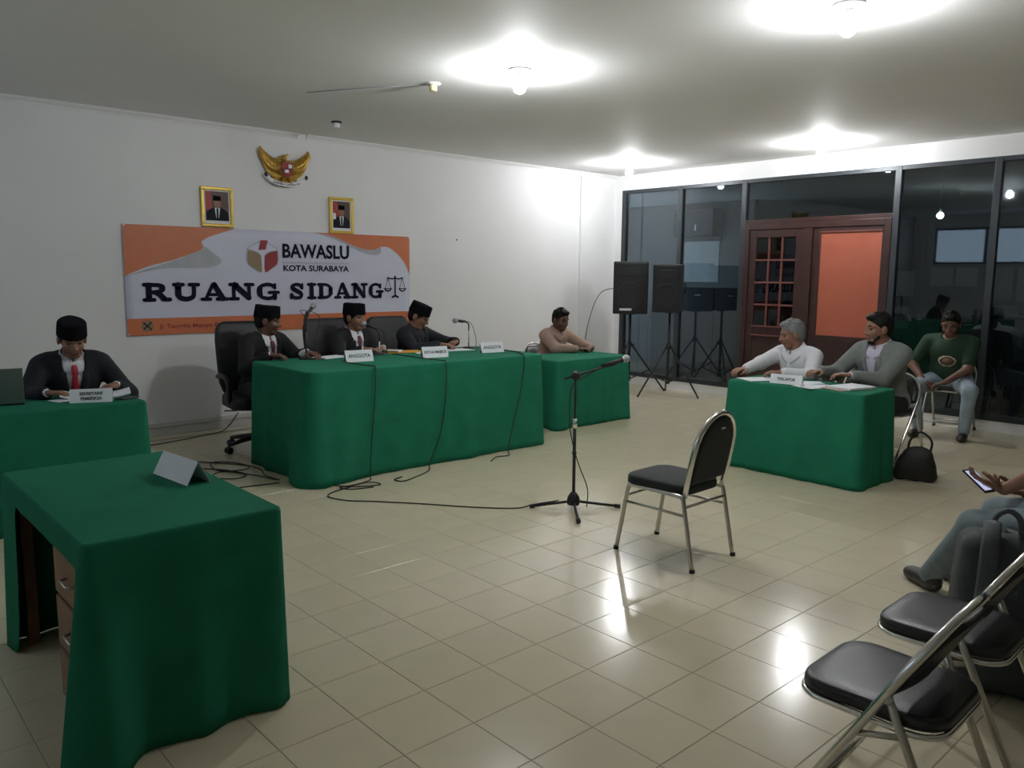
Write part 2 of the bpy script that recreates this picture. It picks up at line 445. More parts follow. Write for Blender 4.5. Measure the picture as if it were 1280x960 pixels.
MB().lim(-.155, -.14, -.38, .38, .02, .44).build('door', M_dark, cb, bevel=.006)
MB().lim(-.162, -.155, -.08, -.05, .1, .2).build('handle', M_badge, cb)
tag(MB().lim(bx1-.05, bx1-.002, 6.32, 6.92, 1.88, 2.70).build('pin_board', M_farboard, bevel=.01), 'brown board on the far wall beyond the glass partition', 'board')
k = 0
for (ya, za, w_, h_) in ((6.9, 1.74, .40, .5), (6.9, 1.04, .34, .44), (6.2, 1.80, .40, .34), (5.75, 1.80, .38, .34), (5.22, 1.80, .42, .56), (5.05, 1.12, .38, .44), (4.72, 1.80, .34, .60), (4.30, 1.80, .50, .56), (4.55, 1.12, .40, .44), (3.7, 1.75, .45, .6)):
    o = MB().lim(bx1-.008, bx1-.001, ya-w_, ya, za-h_, za).build('notice_sheet', M_farpaper)
    tag(o, 'pale notice sheet on the far wall of the room behind the glass', 'notice', 'notice sheets beyond the glass'); k += 1
def far_cabinet(x, y0, y1, h, label):
    t = thing('low_cabinet', label, 'cabinet', (x, (y0+y1)/2, 0))
    L = (y1-y0)
    MB().lim(0, .45, -L/2, L/2, .06, h).build('body', M_dark, t, bevel=.008)
    MB().lim(.03, .42, -L/2+.03, L/2-.03, 0, .06).build('plinth', M_dark, t)
    nd = max(2, int(L/.6))
    for q in range(nd):
        dd = MB().lim(-.018, 0, -L/2+L*q/nd+.008, -L/2+L*(q+1)/nd-.008, .08, h-.03).build('door', M_dark, t, bevel=.004)
        MB().lim(-.03, -.018, -L/2+L*(q+.5)/nd-.05, -L/2+L*(q+.5)/nd+.05, h-.12, h-.105).build('handle', M_steel, dd)
far_cabinet(10.6, 5.9, 8.3, 1.42, 'dark cabinet standing behind the two leftmost glass bays')
far_cabinet(10.6, 1.2, 3.85, 1.16, 'long dark low cabinet behind the glass next to the wooden door')
far_cabinet(10.6, -2.4, 1.1, 1.16, 'dark low cabinet behind the glass far from the banner wall')
# hanging bulb in the next room
hl = thing('hanging_bulb', 'small lit bulb hanging in the dim room behind the glass', 'lamp', (12.0, 4.45, 2.86))
MB().cyl((0, 0, 0), (0, 0, -.32), .006).build('cord', M_plastic, hl)
MB().lathe([(.018, -.30), (.022, -.36)], n=14).build('socket', M_white, hl)
MB().ball((0, 0, -.40), .045).build('bulb', M_bulb2, hl)

# ================================================================ ceiling fittings
def ceiling_lamp(x, y, label):
    t = thing('ceiling_lamp', label, 'lamp', (x, y, ZC), group='lit bulbs on the ceiling')
    MB().lathe([(.085, 0), (.085, -.010), (.070, -.022), (.045, -.026)], n=28).build('mounting_plate', M_white, t)
    MB().lathe([(.026, -.02), (.026, -.06), (.022, -.062)], n=18).build('socket', M_white, t)
    b = MB(); b.lathe([(.012, -.060), (.030, -.075), (.044, -.105), (.046, -.125), (.038, -.150), (.020, -.166), (.004, -.170)], n=20)
    b.build('bulb', M_bulb, t)
    return t
ceiling_lamp(4.05, 4.42, 'lit ceiling bulb above the microphone stand, between banner wall and camera side')
ceiling_lamp(4.38, 2.17, 'lit ceiling bulb above the lone chair, farthest from the banner wall')
ceiling_lamp(8.32, 6.95, 'lit ceiling bulb in the corner above the loudspeakers')
ceiling_lamp(8.52, 4.43, 'lit ceiling bulb in front of the orange boarded door')
t = thing('smoke_detector', 'small white round detector on the ceiling above the right portrait', 'detector', (4.13, 7.13, ZC))
MB().lathe([(.05, 0), (.05, -.012), (.036, -.016)], n=24).build('base', M_dark, t)
MB().lathe([(.034, -.014), (.036, -.05), (.026, -.062)], n=24).build('head', M_white, t)
t = thing('ceiling_socket', 'empty yellowed bulb socket on the ceiling above the judges table', 'socket', (3.86, 5.20, ZC))
MB().lathe([(.06, 0), (.058, -.01), (.034, -.014)], n=24).build('base', M_white, t)
MB().lathe([(.030, -.012), (.030, -.055), (.022, -.060)], n=20).build('collar', M_yellowed, t)
cz = ZC-.004
tag(MB().tube([(3.30, 6.17, cz), (3.5, 5.8, cz), (3.84, 5.24, cz)], .003, 6).build('ceiling_wire', M_greyink), 'thin wire clipped along the ceiling to the empty socket', 'wire')

# ================================================================ tables and cloths
def table(name, label, x0, x1, y0, y1, h, inset=0.0):
    x0, x1, y0, y1 = x0+inset, x1-inset, y0+inset, y1-inset
    cx, cy = (x0+x1)/2, (y0+y1)/2
    t = thing(name, label, 'table', (cx, cy, 0))
    a, b = (x1-x0)/2, (y1-y0)/2
    MB().lim(-a, a, -b, b, h-.03, h).build('table_top', M_wood, t, bevel=.004)
    ap = MB(); ap.lim(-a+.05, a-.05, -b+.05, -b+.07, h-.12, h-.03); ap.lim(-a+.05, a-.05, b-.07, b-.05, h-.12, h-.03)
    ap.lim(-a+.05, -a+.07, -b+.07, b-.07, h-.12, h-.03); ap.lim(a-.07, a-.05, -b+.07, b-.07, h-.12, h-.03)
    ap.build('apron', M_wood, t)
    for sx in (-1, 1):
        for sy in (-1, 1):
            MB().box((sx*(a-.05), sy*(b-.05), (h-.03)/2), (.045, .045, h-.03)).build('leg', M_wood, t, bevel=.004)
    return t

def drop_back(s, Lp, W, D):
    # the side where people sit (+y) is left short
    q = (s-(W+D))/W
    if q <= 0 or q >= 1: return 1.0
    k = max(0, min(1, min(q, 1-q)*W/.12)); k = k*k*(3-2*k)
    return 1.0-.68*k
def drop_right(s, Lp, W, D):
    q = (s-W)/D
    if q <= 0 or q >= 1: return 1.0
    k = max(0, min(1, min(q, 1-q)*D/.12)); k = k*k*(3-2*k)
    return 1.0-.68*k
def hashn(i): return math.sin(i*12.9898)*43758.5453 % 1.0
def cloth(name, label, x0, x1, y0, y1, h, folds=(), flare=.015, drop=None, noise=.010, seed=0, rc=.03, cornerflare=.0, zoff=.004, rows=16):
    """cloth lying on a table and hanging to the floor; s runs round the edge from the corner (x0,y0): front(-y), right(+x), back(+y), left(-x)"""
    e = .010
    X0, X1, Y0, Y1 = x0-e, x1+e, y0-e, y1+e
    W, D = X1-X0, Y1-Y0
    per = []     # (x,y,nx,ny,s)
    def side(ax, ay, dx, dy, L, nx, ny, s0):
        n = max(8, int((L-2*rc)/.022))
        for i in range(n+1):
            q = rc+(L-2*rc)*i/n
            per.append((ax+dx*q, ay+dy*q, nx, ny, s0+q))
    def corner(cx, cy, a0, s0, L=0):
        for i in range(1, 6):
            an = a0+math.pi/2*i/6
            per.append((cx+rc*math.cos(an), cy+rc*math.sin(an), math.cos(an), math.sin(an), s0))
    side(X0, Y0, 1, 0, W, 0, -1, 0); corner(X1-rc, Y0+rc, -math.pi/2, W)
    side(X1, Y0, 0, 1, D, 1, 0, W); corner(X1-rc, Y1-rc, 0, W+D)
    side(X1, Y1, -1, 0, W, 0, 1, W+D); corner(X0+rc, Y1-rc, math.pi/2, 2*W+D)
    side(X0, Y1, 0, -1, D, -1, 0, 2*W+D); corner(X0+rc, Y0+rc, math.pi, 2*(W+D))
    Lp = 2*(W+D); n = len(per)
    ph = [6.28*hashn(seed*7+i+1) for i in range(6)]
    def disp(s, t):
        v = flare*t
        for (c, w, am) in folds:
            dd = abs(s-c); dd = min(dd, Lp-dd)
            v += am*t*math.exp(-(dd/w)**2)
        for i, fq in enumerate((3, 5, 9, 14)):
            v += noise*(t**.8)*math.sin(2*math.pi*fq*s/Lp*2+ph[i])/(1+.35*i)
        for cc in (0, W, W+D, 2*W+D):
            dd = abs(s-cc); dd = min(dd, Lp-dd)
            v += cornerflare*t*math.exp(-(dd/.10)**2)
        return v
    verts = []; faces = []
    zt = h+zoff
    ring0 = [(p[0]-p[2]*.012, p[1]-p[3]*.012, zt) for p in per]
    ring1 = [(p[0]-p[2]*.003, p[1]-p[3]*.003, zt-.004) for p in per]
    ring2 = [(p[0], p[1], zt-.014) for p in per]
    rings = [ring0, ring1, ring2]
    for r in range(1, rows+1):
        q = r/rows; ring = []
        for p in per:
            dl = 1.0 if drop is None else drop(p[4], Lp, W, D)
            z = (zt-.014)*(1-q*dl)+.004*q*dl
            o = max(0.0, disp(p[4], q*dl)+.0)
            ring.append((p[0]+p[2]*o, p[1]+p[3]*o, z))
        rings.append(ring)
    for rg in rings: verts += rg
    faces.append(tuple(range(n)))
    for r in range(len(rings)-1):
        for i in range(n):
            faces.append((r*n+i, (r+1)*n+i, (r+1)*n+(i+1) % n, r*n+(i+1) % n))
    m = MB(); m.v = verts; m.f = faces; m.m = [0]*len(faces); m.sm = [False]+[True]*(len(faces)-1)
    o = m.build(name, M_green, solid=.0025)
    return tag(o, label, 'tablecloth')

# foreground table: cloth pulled up on its open side
FT = (.63, 1.28, 2.67, 3.88, .745)
ft = table('desk', 'brown wooden desk under the green cloth with its open side showing', *FT, inset=.006)
pd = thing('drawer_pedestal', 'brown wooden drawer pedestal under the foreground desk', 'pedestal', (.925, 3.02, 0))
MB().lim(-.26, .16, -.30, .16, .03, .66).build('body', M_wood, pd, bevel=.005)
for z in (.05, .25, .45):
    dr = MB().lim(-.278, -.26, -.285, .145, z, z+.185).build('drawer', M_wood, pd, bevel=.004)
    MB().tube([(-.278, -.12, z+.09), (-.30, -.11, z+.09), (-.30, -.03, z+.09), (-.278, -.02, z+.09)], .005, 8).build('handle', M_steel, dr)
for sx in (-.22, .12):
    for sy in (-.26, .12): MB().cyl((sx, sy, 0), (sx, sy, .03), .02).build('foot', M_plastic, pd)
def drop_ft(s, Lp, W, D):
    # left side is s from 2W+D (back-left corner) to 2W+2D (front-left corner)
    q = (s-(2*W+D))/D
    if q <= 0: return 1.0
    f = lambda a: max(0, min(1, a))
    k1 = f((q-.12)/.10); k2 = f((1.0-q)/.03)
    k = min(k1, k2); k = k*k*(3-2*k)
    return 1.0-.90*k
cloth('tablecloth', 'green tablecloth on the foreground desk, pulled up on the open side', *FT, drop=drop_ft,
      folds=[(.34, .05, .035), (.47, .035, -.02), (.60, .06, .04), (.06, .06, .05), (0.0, .10, .09), (1.2, .1, .0), (2.4, .09, .03), (2.63, .09, .03)], noise=.005, seed=3, cornerflare=.0, flare=.0)
# left table with the clerk
LT = (-.55, 1.72, 5.50, 6.12, .745)
table('table', 'table under green cloth where the man with the red tie sits', *LT, inset=.012)
cloth('tablecloth', 'green tablecloth on the table with the laptop', *LT, drop=drop_back, folds=[(.8, .1, .02), (1.6, .08, .02)], noise=.008, seed=5, cornerflare=.02)
# judges' table
MT = (2.86, 5.27, 5.38, 6.42, .855)
table('table', 'long table under green cloth in front of the banner', *MT, inset=.04)
cloth('tablecloth', 'long green tablecloth hanging to the floor on the judges table', *MT, drop=drop_back, folds=[(0.0, .22, .075), (.35, .18, .03), (6.78, .16, .05), (6.3, .07, .04), (1.5, .1, .012), (2.0, .12, .012)], noise=.009, seed=9, rc=.09, cornerflare=.02)
# small table next to it
ST = (5.84, 6.96, 5.76, 6.40, .715)
table('table', 'small table under green cloth in front of the man in tan', *ST, inset=.012)
cloth('tablecloth', 'green tablecloth on the small table in front of the loudspeakers', *ST, drop=drop_back, folds=[(0.0, .12, .03), (.6, .1, .01)], noise=.006, seed=11, cornerflare=.015)
# right table
RT = (5.89, 6.42, 2.62, 3.77, .73)
table('table', 'table under green cloth where two men sit facing the judges', *RT, inset=.012)
cloth('tablecloth', 'green tablecloth on the table of the two men near the door', *RT, drop=drop_right, folds=[(3.0, .12, .02), (2.3, .1, .012)], noise=.006, seed=13, cornerflare=.015)

# ================================================================ chairs
def arc(c, r, a0, a1, n, plane):
    out = []
    for i in range(n+1):
        a = a0+(a1-a0)*i/n
        out.append(plane(c, r*math.cos(a), r*math.sin(a)))
    return out
def rounded_pad(w, d, h, r, crown=.0, n=6, taper=1.0):
    """rounded rectangular cushion, width along x, depth along y, bottom at z=0"""
    m = MB(); rings = []
    def ring(scale, z):
        pts = []
        for (sx, sy, a0) in ((1, 1, 0), (-1, 1, math.pi/2), (-1, -1, math.pi), (1, -1, 1.5*math.pi)):
            for i in range(n+1):
                a = a0+math.pi/2*i/n
                x = sx*(w/2-r)+r*math.cos(a); y = sy*(d/2-r)+r*math.sin(a)
                tp = 1+(taper-1)*(.5-y/d)
                pts.append((x*tp*scale if False else x*tp-(1-scale)*math.copysign(min(abs(x), .05), x), y-(1-scale)*math.copysign(min(abs(y), .05), y), z))
        return pts
    for sc_, z in ((.9, 0), (1, .008), (1, h*.6), (.93, h*.9), (.75, h), (.0, h+crown)):
        rings.append(ring(sc_, z))
    k = len(rings[0])
    for rg in rings: m.v += rg
    for a_ in range(len(rings)-1):
        for i in range(k):
            m.f.append((a_*k+i, a_*k+(i+1) % k, (a_+1)*k+(i+1) % k, (a_+1)*k+i))
    m.f.append(tuple(reversed(range(k)))); m.f.append(tuple((len(rings)-1)*k+i for i in range(k)))
    m.m = [0]*len(m.f); m.sm = [True]*len(m.f)
    return m

def banquet_chair(label, loc, rz):
    """padded stacking chair, faces +y"""
    t = thing('padded_chair', label, 'chair', loc, rz)
    st = rounded_pad(.40, .43, .055, .09, .008, taper=.94)
    st.v = [(x, y+.015, z+.405) for x, y, z in st.v]
    st.build('seat', M_fabric, t)
    for s in (-1, 1):
        fr = spline([(s*.20, .255, .0), (s*.185, .19, .37), (s*.183, .17, .397), (s*.183, .13, .402), (s*.19, -.14, .402), (s*.195, -.185, .397), (s*.198, -.20, .37), (s*.205, -.275, 0)], 5)
        MB().tube(fr, .0125, 12).build('leg_frame', M_steel, t)
        MB().tube([(s*.19, .215, .30), (s*.198, -.213, .30)], .008, 10).build('side_stretcher', M_steel, t)
        for fy in (.255, -.275): MB().cyl((s*(.2 if fy > 0 else .205), fy, 0), (s*(.2 if fy > 0 else .205), fy, .018), .0155, n=12).build('foot_cap', M_rubber, t)
    MB().tube([(-.186, .2, .335), (.186, .2, .335)], .008, 10).build('front_stretcher', M_steel, t)
    MB().tube([(-.2, -.205, .345), (.2, -.205, .345)], .008, 10).build('rear_stretcher', M_steel, t)
    # back: arched chrome hoop with a pad inside, leaning backwards
    def bk(u, v): return (u, -.195-.20*v, .40+v*.98)
    hoop = [bk(-.185, .0)]+[bk(-.188, .08), bk(-.19, .16), bk(-.188, .24)]
    for i in range(1, 12):
        a = math.pi-math.pi*i/12
        hoop.append(bk(.188*math.cos(a), .265+.205*math.sin(a)))
    hoop += [bk(.188, .24), bk(.19, .16), bk(.188, .08), bk(.185, .0)]
    MB().tube(hoop, .0155, 12).build('back_frame', M_chrome, t)
    pm = MB()
    out = [(-.168, .075), (-.172, .16), (-.172, .25)]+[(.172*math.cos(math.pi-math.pi*i/14), .27+.185*math.sin(math.pi-math.pi*i/14)) for i in range(1, 14)]+[(.172, .25), (.172, .16), (.168, .075)]
    n = len(out)
    def lay(sc_, off):
        r = []
        for (u, v) in out:
            p = bk(u*sc_, .24+(v-.24)*sc_)
            r.append((p[0], p[1]+off*.98, p[2]+off*.2))
        return r
    rg = [lay(.86, -.018), lay(.97, -.012), lay(1, 0), lay(.97, .02), lay(.84, .032)]
    for r_ in rg: pm.v += r_
    for a_ in range(4):
        for i in range(n): pm.f.append((a_*n+i, a_*n+(i+1) % n, (a_+1)*n+(i+1) % n, (a_+1)*n+i))
    pm.f.append(tuple(reversed(range(n)))); pm.f.append(tuple(4*n+i for i in range(n)))
    pm.m = [0]*len(pm.f); pm.sm = [True]*(len(pm.f)-2)+[False]*2
    bo = pm.build('backrest', M_fabric, t)
    q = bk(.02, .385)
    MB().box((q[0], q[1]-.020, q[2]-.004), (.035, .004, .009)).build('maker_tag', M_badge, bo)
    return t
banquet_chair('lone black padded chair with arched chrome back beside the microphone stand', (3.735, 2.72, 0), math.radians(1.5))

def folding_chair(label, loc, rz, group=None):
    """steel folding chair with black vinyl pads, faces +y"""
    t = thing('folding_chair', label, 'chair', loc, rz, group)
    st = rounded_pad(.375, .385, .038, .085, .006, taper=.92)
    st.v = [(x, y+.0, z+.452) for x, y, z in st.v]
    st.build('seat', M_vinyl, t)
    rim = []
    for (sx, sy, a0) in ((1, 1, 0), (-1, 1, math.pi/2), (-1, -1, math.pi), (1, -1, 1.5*math.pi)):
        for i in range(6):
            a = a0+math.pi/2*i/5
            rim.append((sx*.106+.078*math.cos(a), sy*.112+.078*math.sin(a), .446))
    MB().tube(rim, .009, 8, closed=True).build('seat_rim', M_chrome, t)
    # long tubes: front feet, up past the seat, across the top of the back
    def P(x, q): return (x, .235-.435*q, .012+.76*q)
    w = .213
    tube = [P(-w, 0), P(-w, .3), P(-w, .55)]+[P(-w*math.cos(math.pi*i/16), .70+.30*math.sin(math.pi*i/16)**.8) for i in range(17)]+[P(w, .55), P(w, .3), P(w, 0)]
    MB().tube(tube, .0125, 12).build('main_frame', M_chrome, t)
    pm = MB()
    def pad(x, q, off): 
        p = P(x, q); return (p[0], p[1]+off*.86-.012*(x/.2)**2*0, p[2]+off*.51)
    gx = [-.205, -.15, 0, .15, .205]
    front = []; back = []
    xs = [-.200, -.16, -.08, 0, .08, .16, .200]; qs = [.70, .74, .85, .93, .965]
    for q in qs:
        kx = math.sqrt(max(.0, 1-max(0, (q-.70)/.30)**2.4))
        for x in xs:
            x0_ = x; x = x*kx*.985
            e = .0 if (abs(x0_) > .19 or q in (.70, .965)) else .016
            cv = -.020*(1-(x/.2)**2)
            front.append(pad(x, q, e+.004+cv)); back.append(pad(x, q, -.010+cv))
    nx = len(xs); nq = len(qs); o = len(front)
    pm.v = front+back
    for b_ in range(nq-1):
        for a_ in range(nx-1):
            i = b_*nx+a_
            pm.f.append((i, i+1, i+nx+1, i+nx)); pm.f.append((o+i, o+i+nx, o+i+nx+1, o+i+1))
    for a_ in range(nx-1):
        pm.f.append((a_, o+a_, o+a_+1, a_+1)); i = (nq-1)*nx+a_; pm.f.append((i, i+1, o+i+1, o+i))
    for b_ in range(nq-1):
        i = b_*nx; pm.f.append((i, i+nx, o+i+nx, o+i)); i = b_*nx+nx-1; pm.f.append((i, o+i, o+i+nx, i+nx))
    pm.m = [0]*len(pm.f); pm.sm = [True]*len(pm.f)
    pm.build('backrest', M_vinyl, t)
    for s in (-1, 1):
        MB().tube([(s*.196, -.065, .535), (s*.196, -.10, .46), (s*.196, -.30, .012)], .0115, 12).build('rear_leg', M_steel, t)
        MB().ball((s*.206, -.068, .532), .017, 12).build('pivot_cap', M_white, t)
        MB().tube([(s*.205, .02, .40), (s*.196, -.11, .435)], .009, 8).build('link_bar', M_steel, t)
        for (fx, fy) in ((w, .245), (.196, -.30)):
            MB().cyl((s*fx, fy, 0), (s*fx, fy-.006, .03), .016, n=12).build('foot_cap', M_rubber, t)
    MB().tube([P(-w, .14), P(w, .14)], .009, 10).build('front_stretcher', M_steel, t)
    MB().tube([(-.196, -.27, .08), (.196, -.27, .08)], .009, 10).build('rear_stretcher', M_steel, t)
    return t
folding_chair('empty folding chair with black vinyl seat at the row end, two places from the backpack', (2.215, .855, 0), math.radians(1))
folding_chair('empty folding chair beside the dark grey backpack', (2.775, .885, 0), math.radians(1))
folding_chair('folding chair under the person holding a phone', (4.12, .90, 0), math.radians(-8))
folding_chair('folding chair against the glass under the man in the green shirt', (8.985, 3.10, 0), math.radians(97))
folding_chair('folding chair under the man in the white shirt', (6.93, 3.60, 0), math.radians(82))
folding_chair('folding chair under the man in the grey blazer', (7.00, 2.90, 0), math.radians(82))
folding_chair('empty folding chair behind the two men at the table', (7.75, 3.47, 0), math.radians(90))
folding_chair('folding chair under the man in the tan shirt', (6.74, 6.88, 0), math.radians(178))
folding_chair('folding chair under the man with the red tie', (1.50, 6.50, 0), math.radians(180))

def office_chair(label, loc, rz):
    """high-back executive chair, faces +y"""
    t = thing('office_chair', label, 'chair', loc, rz)
    st = rounded_pad(.54, .52, .10, .10, .02); st.v = [(x, y, z+.40) for x, y, z in st.v]
    st.build('seat', M_leather, t)
    bm_ = MB(); rings = []
    ks = [(.46, .40, -.235, .05), (.52, .50, -.25, .055), (.60, .55, -.265, .06), (.72, .56, -.275, .058), (.85, .57, -.29, .055), (.98, .57, -.315, .052), (1.07, .55, -.335, .05), (1.12, .50, -.345, .045), (1.145, .40, -.35, .03)]
    n = 20
    for (z, w, y, th) in ks:
        rg = []
        for i in range(n):
            a = 2*math.pi*i/n
            cx, sy = math.cos(a), math.sin(a)
            rg.append((math.copysign(abs(cx)**.45, cx)*w/2, y+math.copysign(abs(sy)**.7, sy)*th+.05*(cx*cx)*(.6), z))
        rings.append(rg)
    for rg in rings: bm_.v += rg
    for a_ in range(len(rings)-1):
        for i in range(n): bm_.f.append((a_*n+i, a_*n+(i+1) % n, (a_+1)*n+(i+1) % n, (a_+1)*n+i))
    bm_.f.append(tuple(reversed(range(n)))); bm_.f.append(tuple((len(rings)-1)*n+i for i in range(n)))
    bm_.m = [0]*len(bm_.f); bm_.sm = [True]*len(bm_.f)
    bm_.build('backrest', M_leather, t)
    for s in (-1, 1):
        ar = MB(); ar.tube(spline([(s*.29, -.20, .66), (s*.30, -.05, .685), (s*.30, .10, .675), (s*.295, .17, .62), (s*.28, .12, .50), (s*.25, .05, .43)], 5), .022, 10)
        ar.build('armrest', M_plastic, t)
    MB().box((0, 0, .385), (.26, .22, .03)).build('mechanism', M_plastic, t, bevel=.006)
    MB().tube([(.08, .02, .375), (.20, .02, .37), (.30, .02, .375)], .006, 8).build('height_lever', M_plastic, t)
    MB().cyl((0, 0, .09), (0, 0, .38), .028).build('gas_column', M_plastic, t)
    for k in range(5):
        a = math.radians(18+72*k)
        lx, ly = math.cos(a), math.sin(a)
        MB().tube([(lx*.03, ly*.03, .115), (lx*.17, ly*.17, .10), (lx*.31, ly*.31, .075)], [.028, .022, .016], 10).build('base_arm', M_plastic, t)
        c = MB()
        for s in (-1, 1):
            c.cyl((lx*.31-ly*s*.010, ly*.31+lx*s*.010, .03), (lx*.31-ly*s*.026, ly*.31+lx*s*.026, .03), .03, n=16)
        c.cyl((lx*.31, ly*.31, .03), (lx*.31, ly*.31, .075), .009)
        c.build('caster', M_plastic, t)
    return t
office_chair('black leather office chair at the open end of the judges table', (3.13, 6.90, 0), math.radians(172))
office_chair('black leather office chair behind the middle judge', (4.05, 6.93, 0), math.radians(180))
office_chair('black leather office chair behind the judge writing beside the desk microphone', (4.78, 6.93, 0), math.radians(184))

# ================================================================ loudspeakers on tripods
def loudspeaker(label, loc, rz, w, h, dp, badge):
    t = thing('loudspeaker', label, 'speaker', loc, rz)   # front towards +y, bottom at z=0
    b = MB()
    b.prism([(-w/2, dp/2), (-w*.33, -dp/2), (w*.33, -dp/2), (w/2, dp/2)], 0, h)
    b.build('cabinet', M_black, t, bevel=.012)
    g_ = MB().lim(-w/2+.015, w/2-.015, dp/2-.002, dp/2+.010, .02, h-.02).build('grille', M_grille, t, bevel=.006)
    MB().tube([(w*.36*math.cos(i*math.pi/16), dp/2+.010, h*.36+w*.36*math.sin(i*math.pi/16)) for i in range(32)], .004, 6, closed=True).build('woofer_ring', M_black, g_)
    MB().lim(-w*.28, w*.28, dp/2+.009, dp/2+.014, h*.72, h*.88).build('horn_mouth', M_grille, g_, bevel=.003)
    if badge: MB().lim(-.02, w*.30, dp/2+.009, dp/2+.014, .045, .075).build('badge', M_badge, g_)
    MB().tube([(-w*.42, -.06, h*.40), (-w*.47, -.06, h*.46), (-w*.47, -.06, h*.56), (-w*.42, -.06, h*.62)], .011, 8).build('side_handle', M_plastic, t)
    return t
def speaker_stand(label, loc, rz, h, r=.52):
    t = thing('speaker_stand', label, 'stand', loc, rz)
    MB().cyl((0, 0, .18), (0, 0, h), .0175).build('pole', M_plastic, t)
    MB().cyl((0, 0, .62), (0, 0, .70), .03).build('collar', M_plastic, t)
    MB().cyl((0, 0, .16), (0, 0, .22), .03).build('lower_hub', M_plastic, t)
    MB().tube([(.02, 0, .66), (.07, 0, .66)], .008, 8).build('clamp_knob', M_plastic, t)
    MB().lathe([(.07, h-.012), (.07, h-.002), (.03, h)], n=20).build('top_plate', M_plastic, t)
    for k in range(3):
        a = 2*math.pi*k/3; c, s = math.cos(a), math.sin(a)
        l = MB().tube([(c*.03, s*.03, .66), (c*r, s*r, .014)], .012, 8).build('leg', M_plastic, t)
        MB().ball((c*r, s*r, .016), .016, 10).build('rubber_foot', M_rubber, l)
        MB().tube([(c*.03, s*.03, .19), (c*r*.55, s*r*.55, .30)], .009, 8).build('brace', M_plastic, t)
    return t
speaker_stand('black tripod stand under the loudspeaker nearest the corner', (8.60, 7.10, 0), math.radians(-32), 1.085)
loudspeaker('large black loudspeaker with a silver badge beside the corner', (8.60, 7.10, 1.085), math.radians(128), .47, .70, .36, True)
speaker_stand('black tripod stand under the loudspeaker in front of the second glass bay', (8.75, 6.55, 0), math.radians(40), 1.12, .45)
loudspeaker('black loudspeaker without a badge, turned towards the door', (8.75, 6.55, 1.12), math.radians(112), .40, .63, .34, False)
tag(MB().tube(spline([(8.80, 7.40, 1.42), (8.72, 7.75, 1.35), (8.66, 7.93, .9), (8.63, 7.97, .4), (8.60, 7.90, .02), (8.0, 7.75, .012)], 8), .005, 8).build('speaker_cable', M_rubber), 'thin cable hanging from the loudspeaker to the floor by the corner', 'cable')

# ================================================================ microphones
def capsule_mic(parent, p0, p1, name='microphone'):
    """hand microphone from tail p0 to head p1"""
    a = Vector(p0); b = Vector(p1); d_ = (b-a).normalized()
    L = (b-a).length
    o = MB().tube([a, a+d_*L*.35, a+d_*L*.72], [.010, .012, .017], 14).build(name, M_plastic, parent)
    MB().tube([a+d_*L*.715, a+d_*L*.74], .022, 14).build('grille_ring', M_badge, o)
    c = a+d_*(L*.74+.018)
    MB().ball(c, .026, 14).build('grille', M_micgrey, o)
    return o
t = thing('microphone_stand', 'black boom microphone stand on the open floor beside the lone chair', 'microphone stand', (3.93, 3.70, 0))
MB().lathe([(.042, .03), (.048, .05), (.040, .085), (.020, .115), (.014, .12)], n=18).build('base_hub', M_plastic, t)
for ex, ey in ((-.22, .185), (.235, -.20), (-.36, -.42)):
    L_ = math.hypot(ex, ey); ex *= .33/L_ if L_ > .4 else 1; ey *= .33/L_ if L_ > .4 else 1
    l = MB().tube([(0, 0, .055), (ex, ey, .018)], .0095, 10).build('leg', M_plastic, t)
    MB().tube([(ex*.93, ey*.93, .020), (ex*1.05, ey*1.05, .015)], .0145, 10).build('rubber_foot', M_rubber, l)
MB().cyl((0, 0, .1), (0, 0, .60), .0115).build('lower_tube', M_steel if False else M_plastic, t)
MB().cyl((0, 0, .56), (0, 0, .63), .0165).build('clutch', M_badge if False else M_chrome, t)
MB().cyl((0, 0, .60), (0, 0, .925), .0085).build('upper_tube', M_plastic, t)
MB().cyl((0, 0, .385), (0, 0, .40), .016).build('height_ring', M_plastic, t)
MB().ball((0, 0, .925), (.035, .03, .035), 14).build('boom_joint', M_plastic, t)
MB().tube([(-.06, .05, .900), (.18, -.155, 1.00)], .0075, 10).build('boom', M_plastic, t)
MB().tube([(.165, -.142, .995), (.205, -.176, 1.013)], .015, 10).build('mic_clip', M_plastic, t)
capsule_mic(t, (.13, -.112, .992), (.285, -.245, 1.052))
MB().tube(spline([(.135, -.117, .985), (.07, -.03, .92), (-.035, .0, .85), (-.03, .02, .6), (-.014, .0, .45), (.03, -.02, .30), (.075, -.06, .14), (.07, -.06, .012)], 7), .0035, 6).build('cable', M_rubber, t)

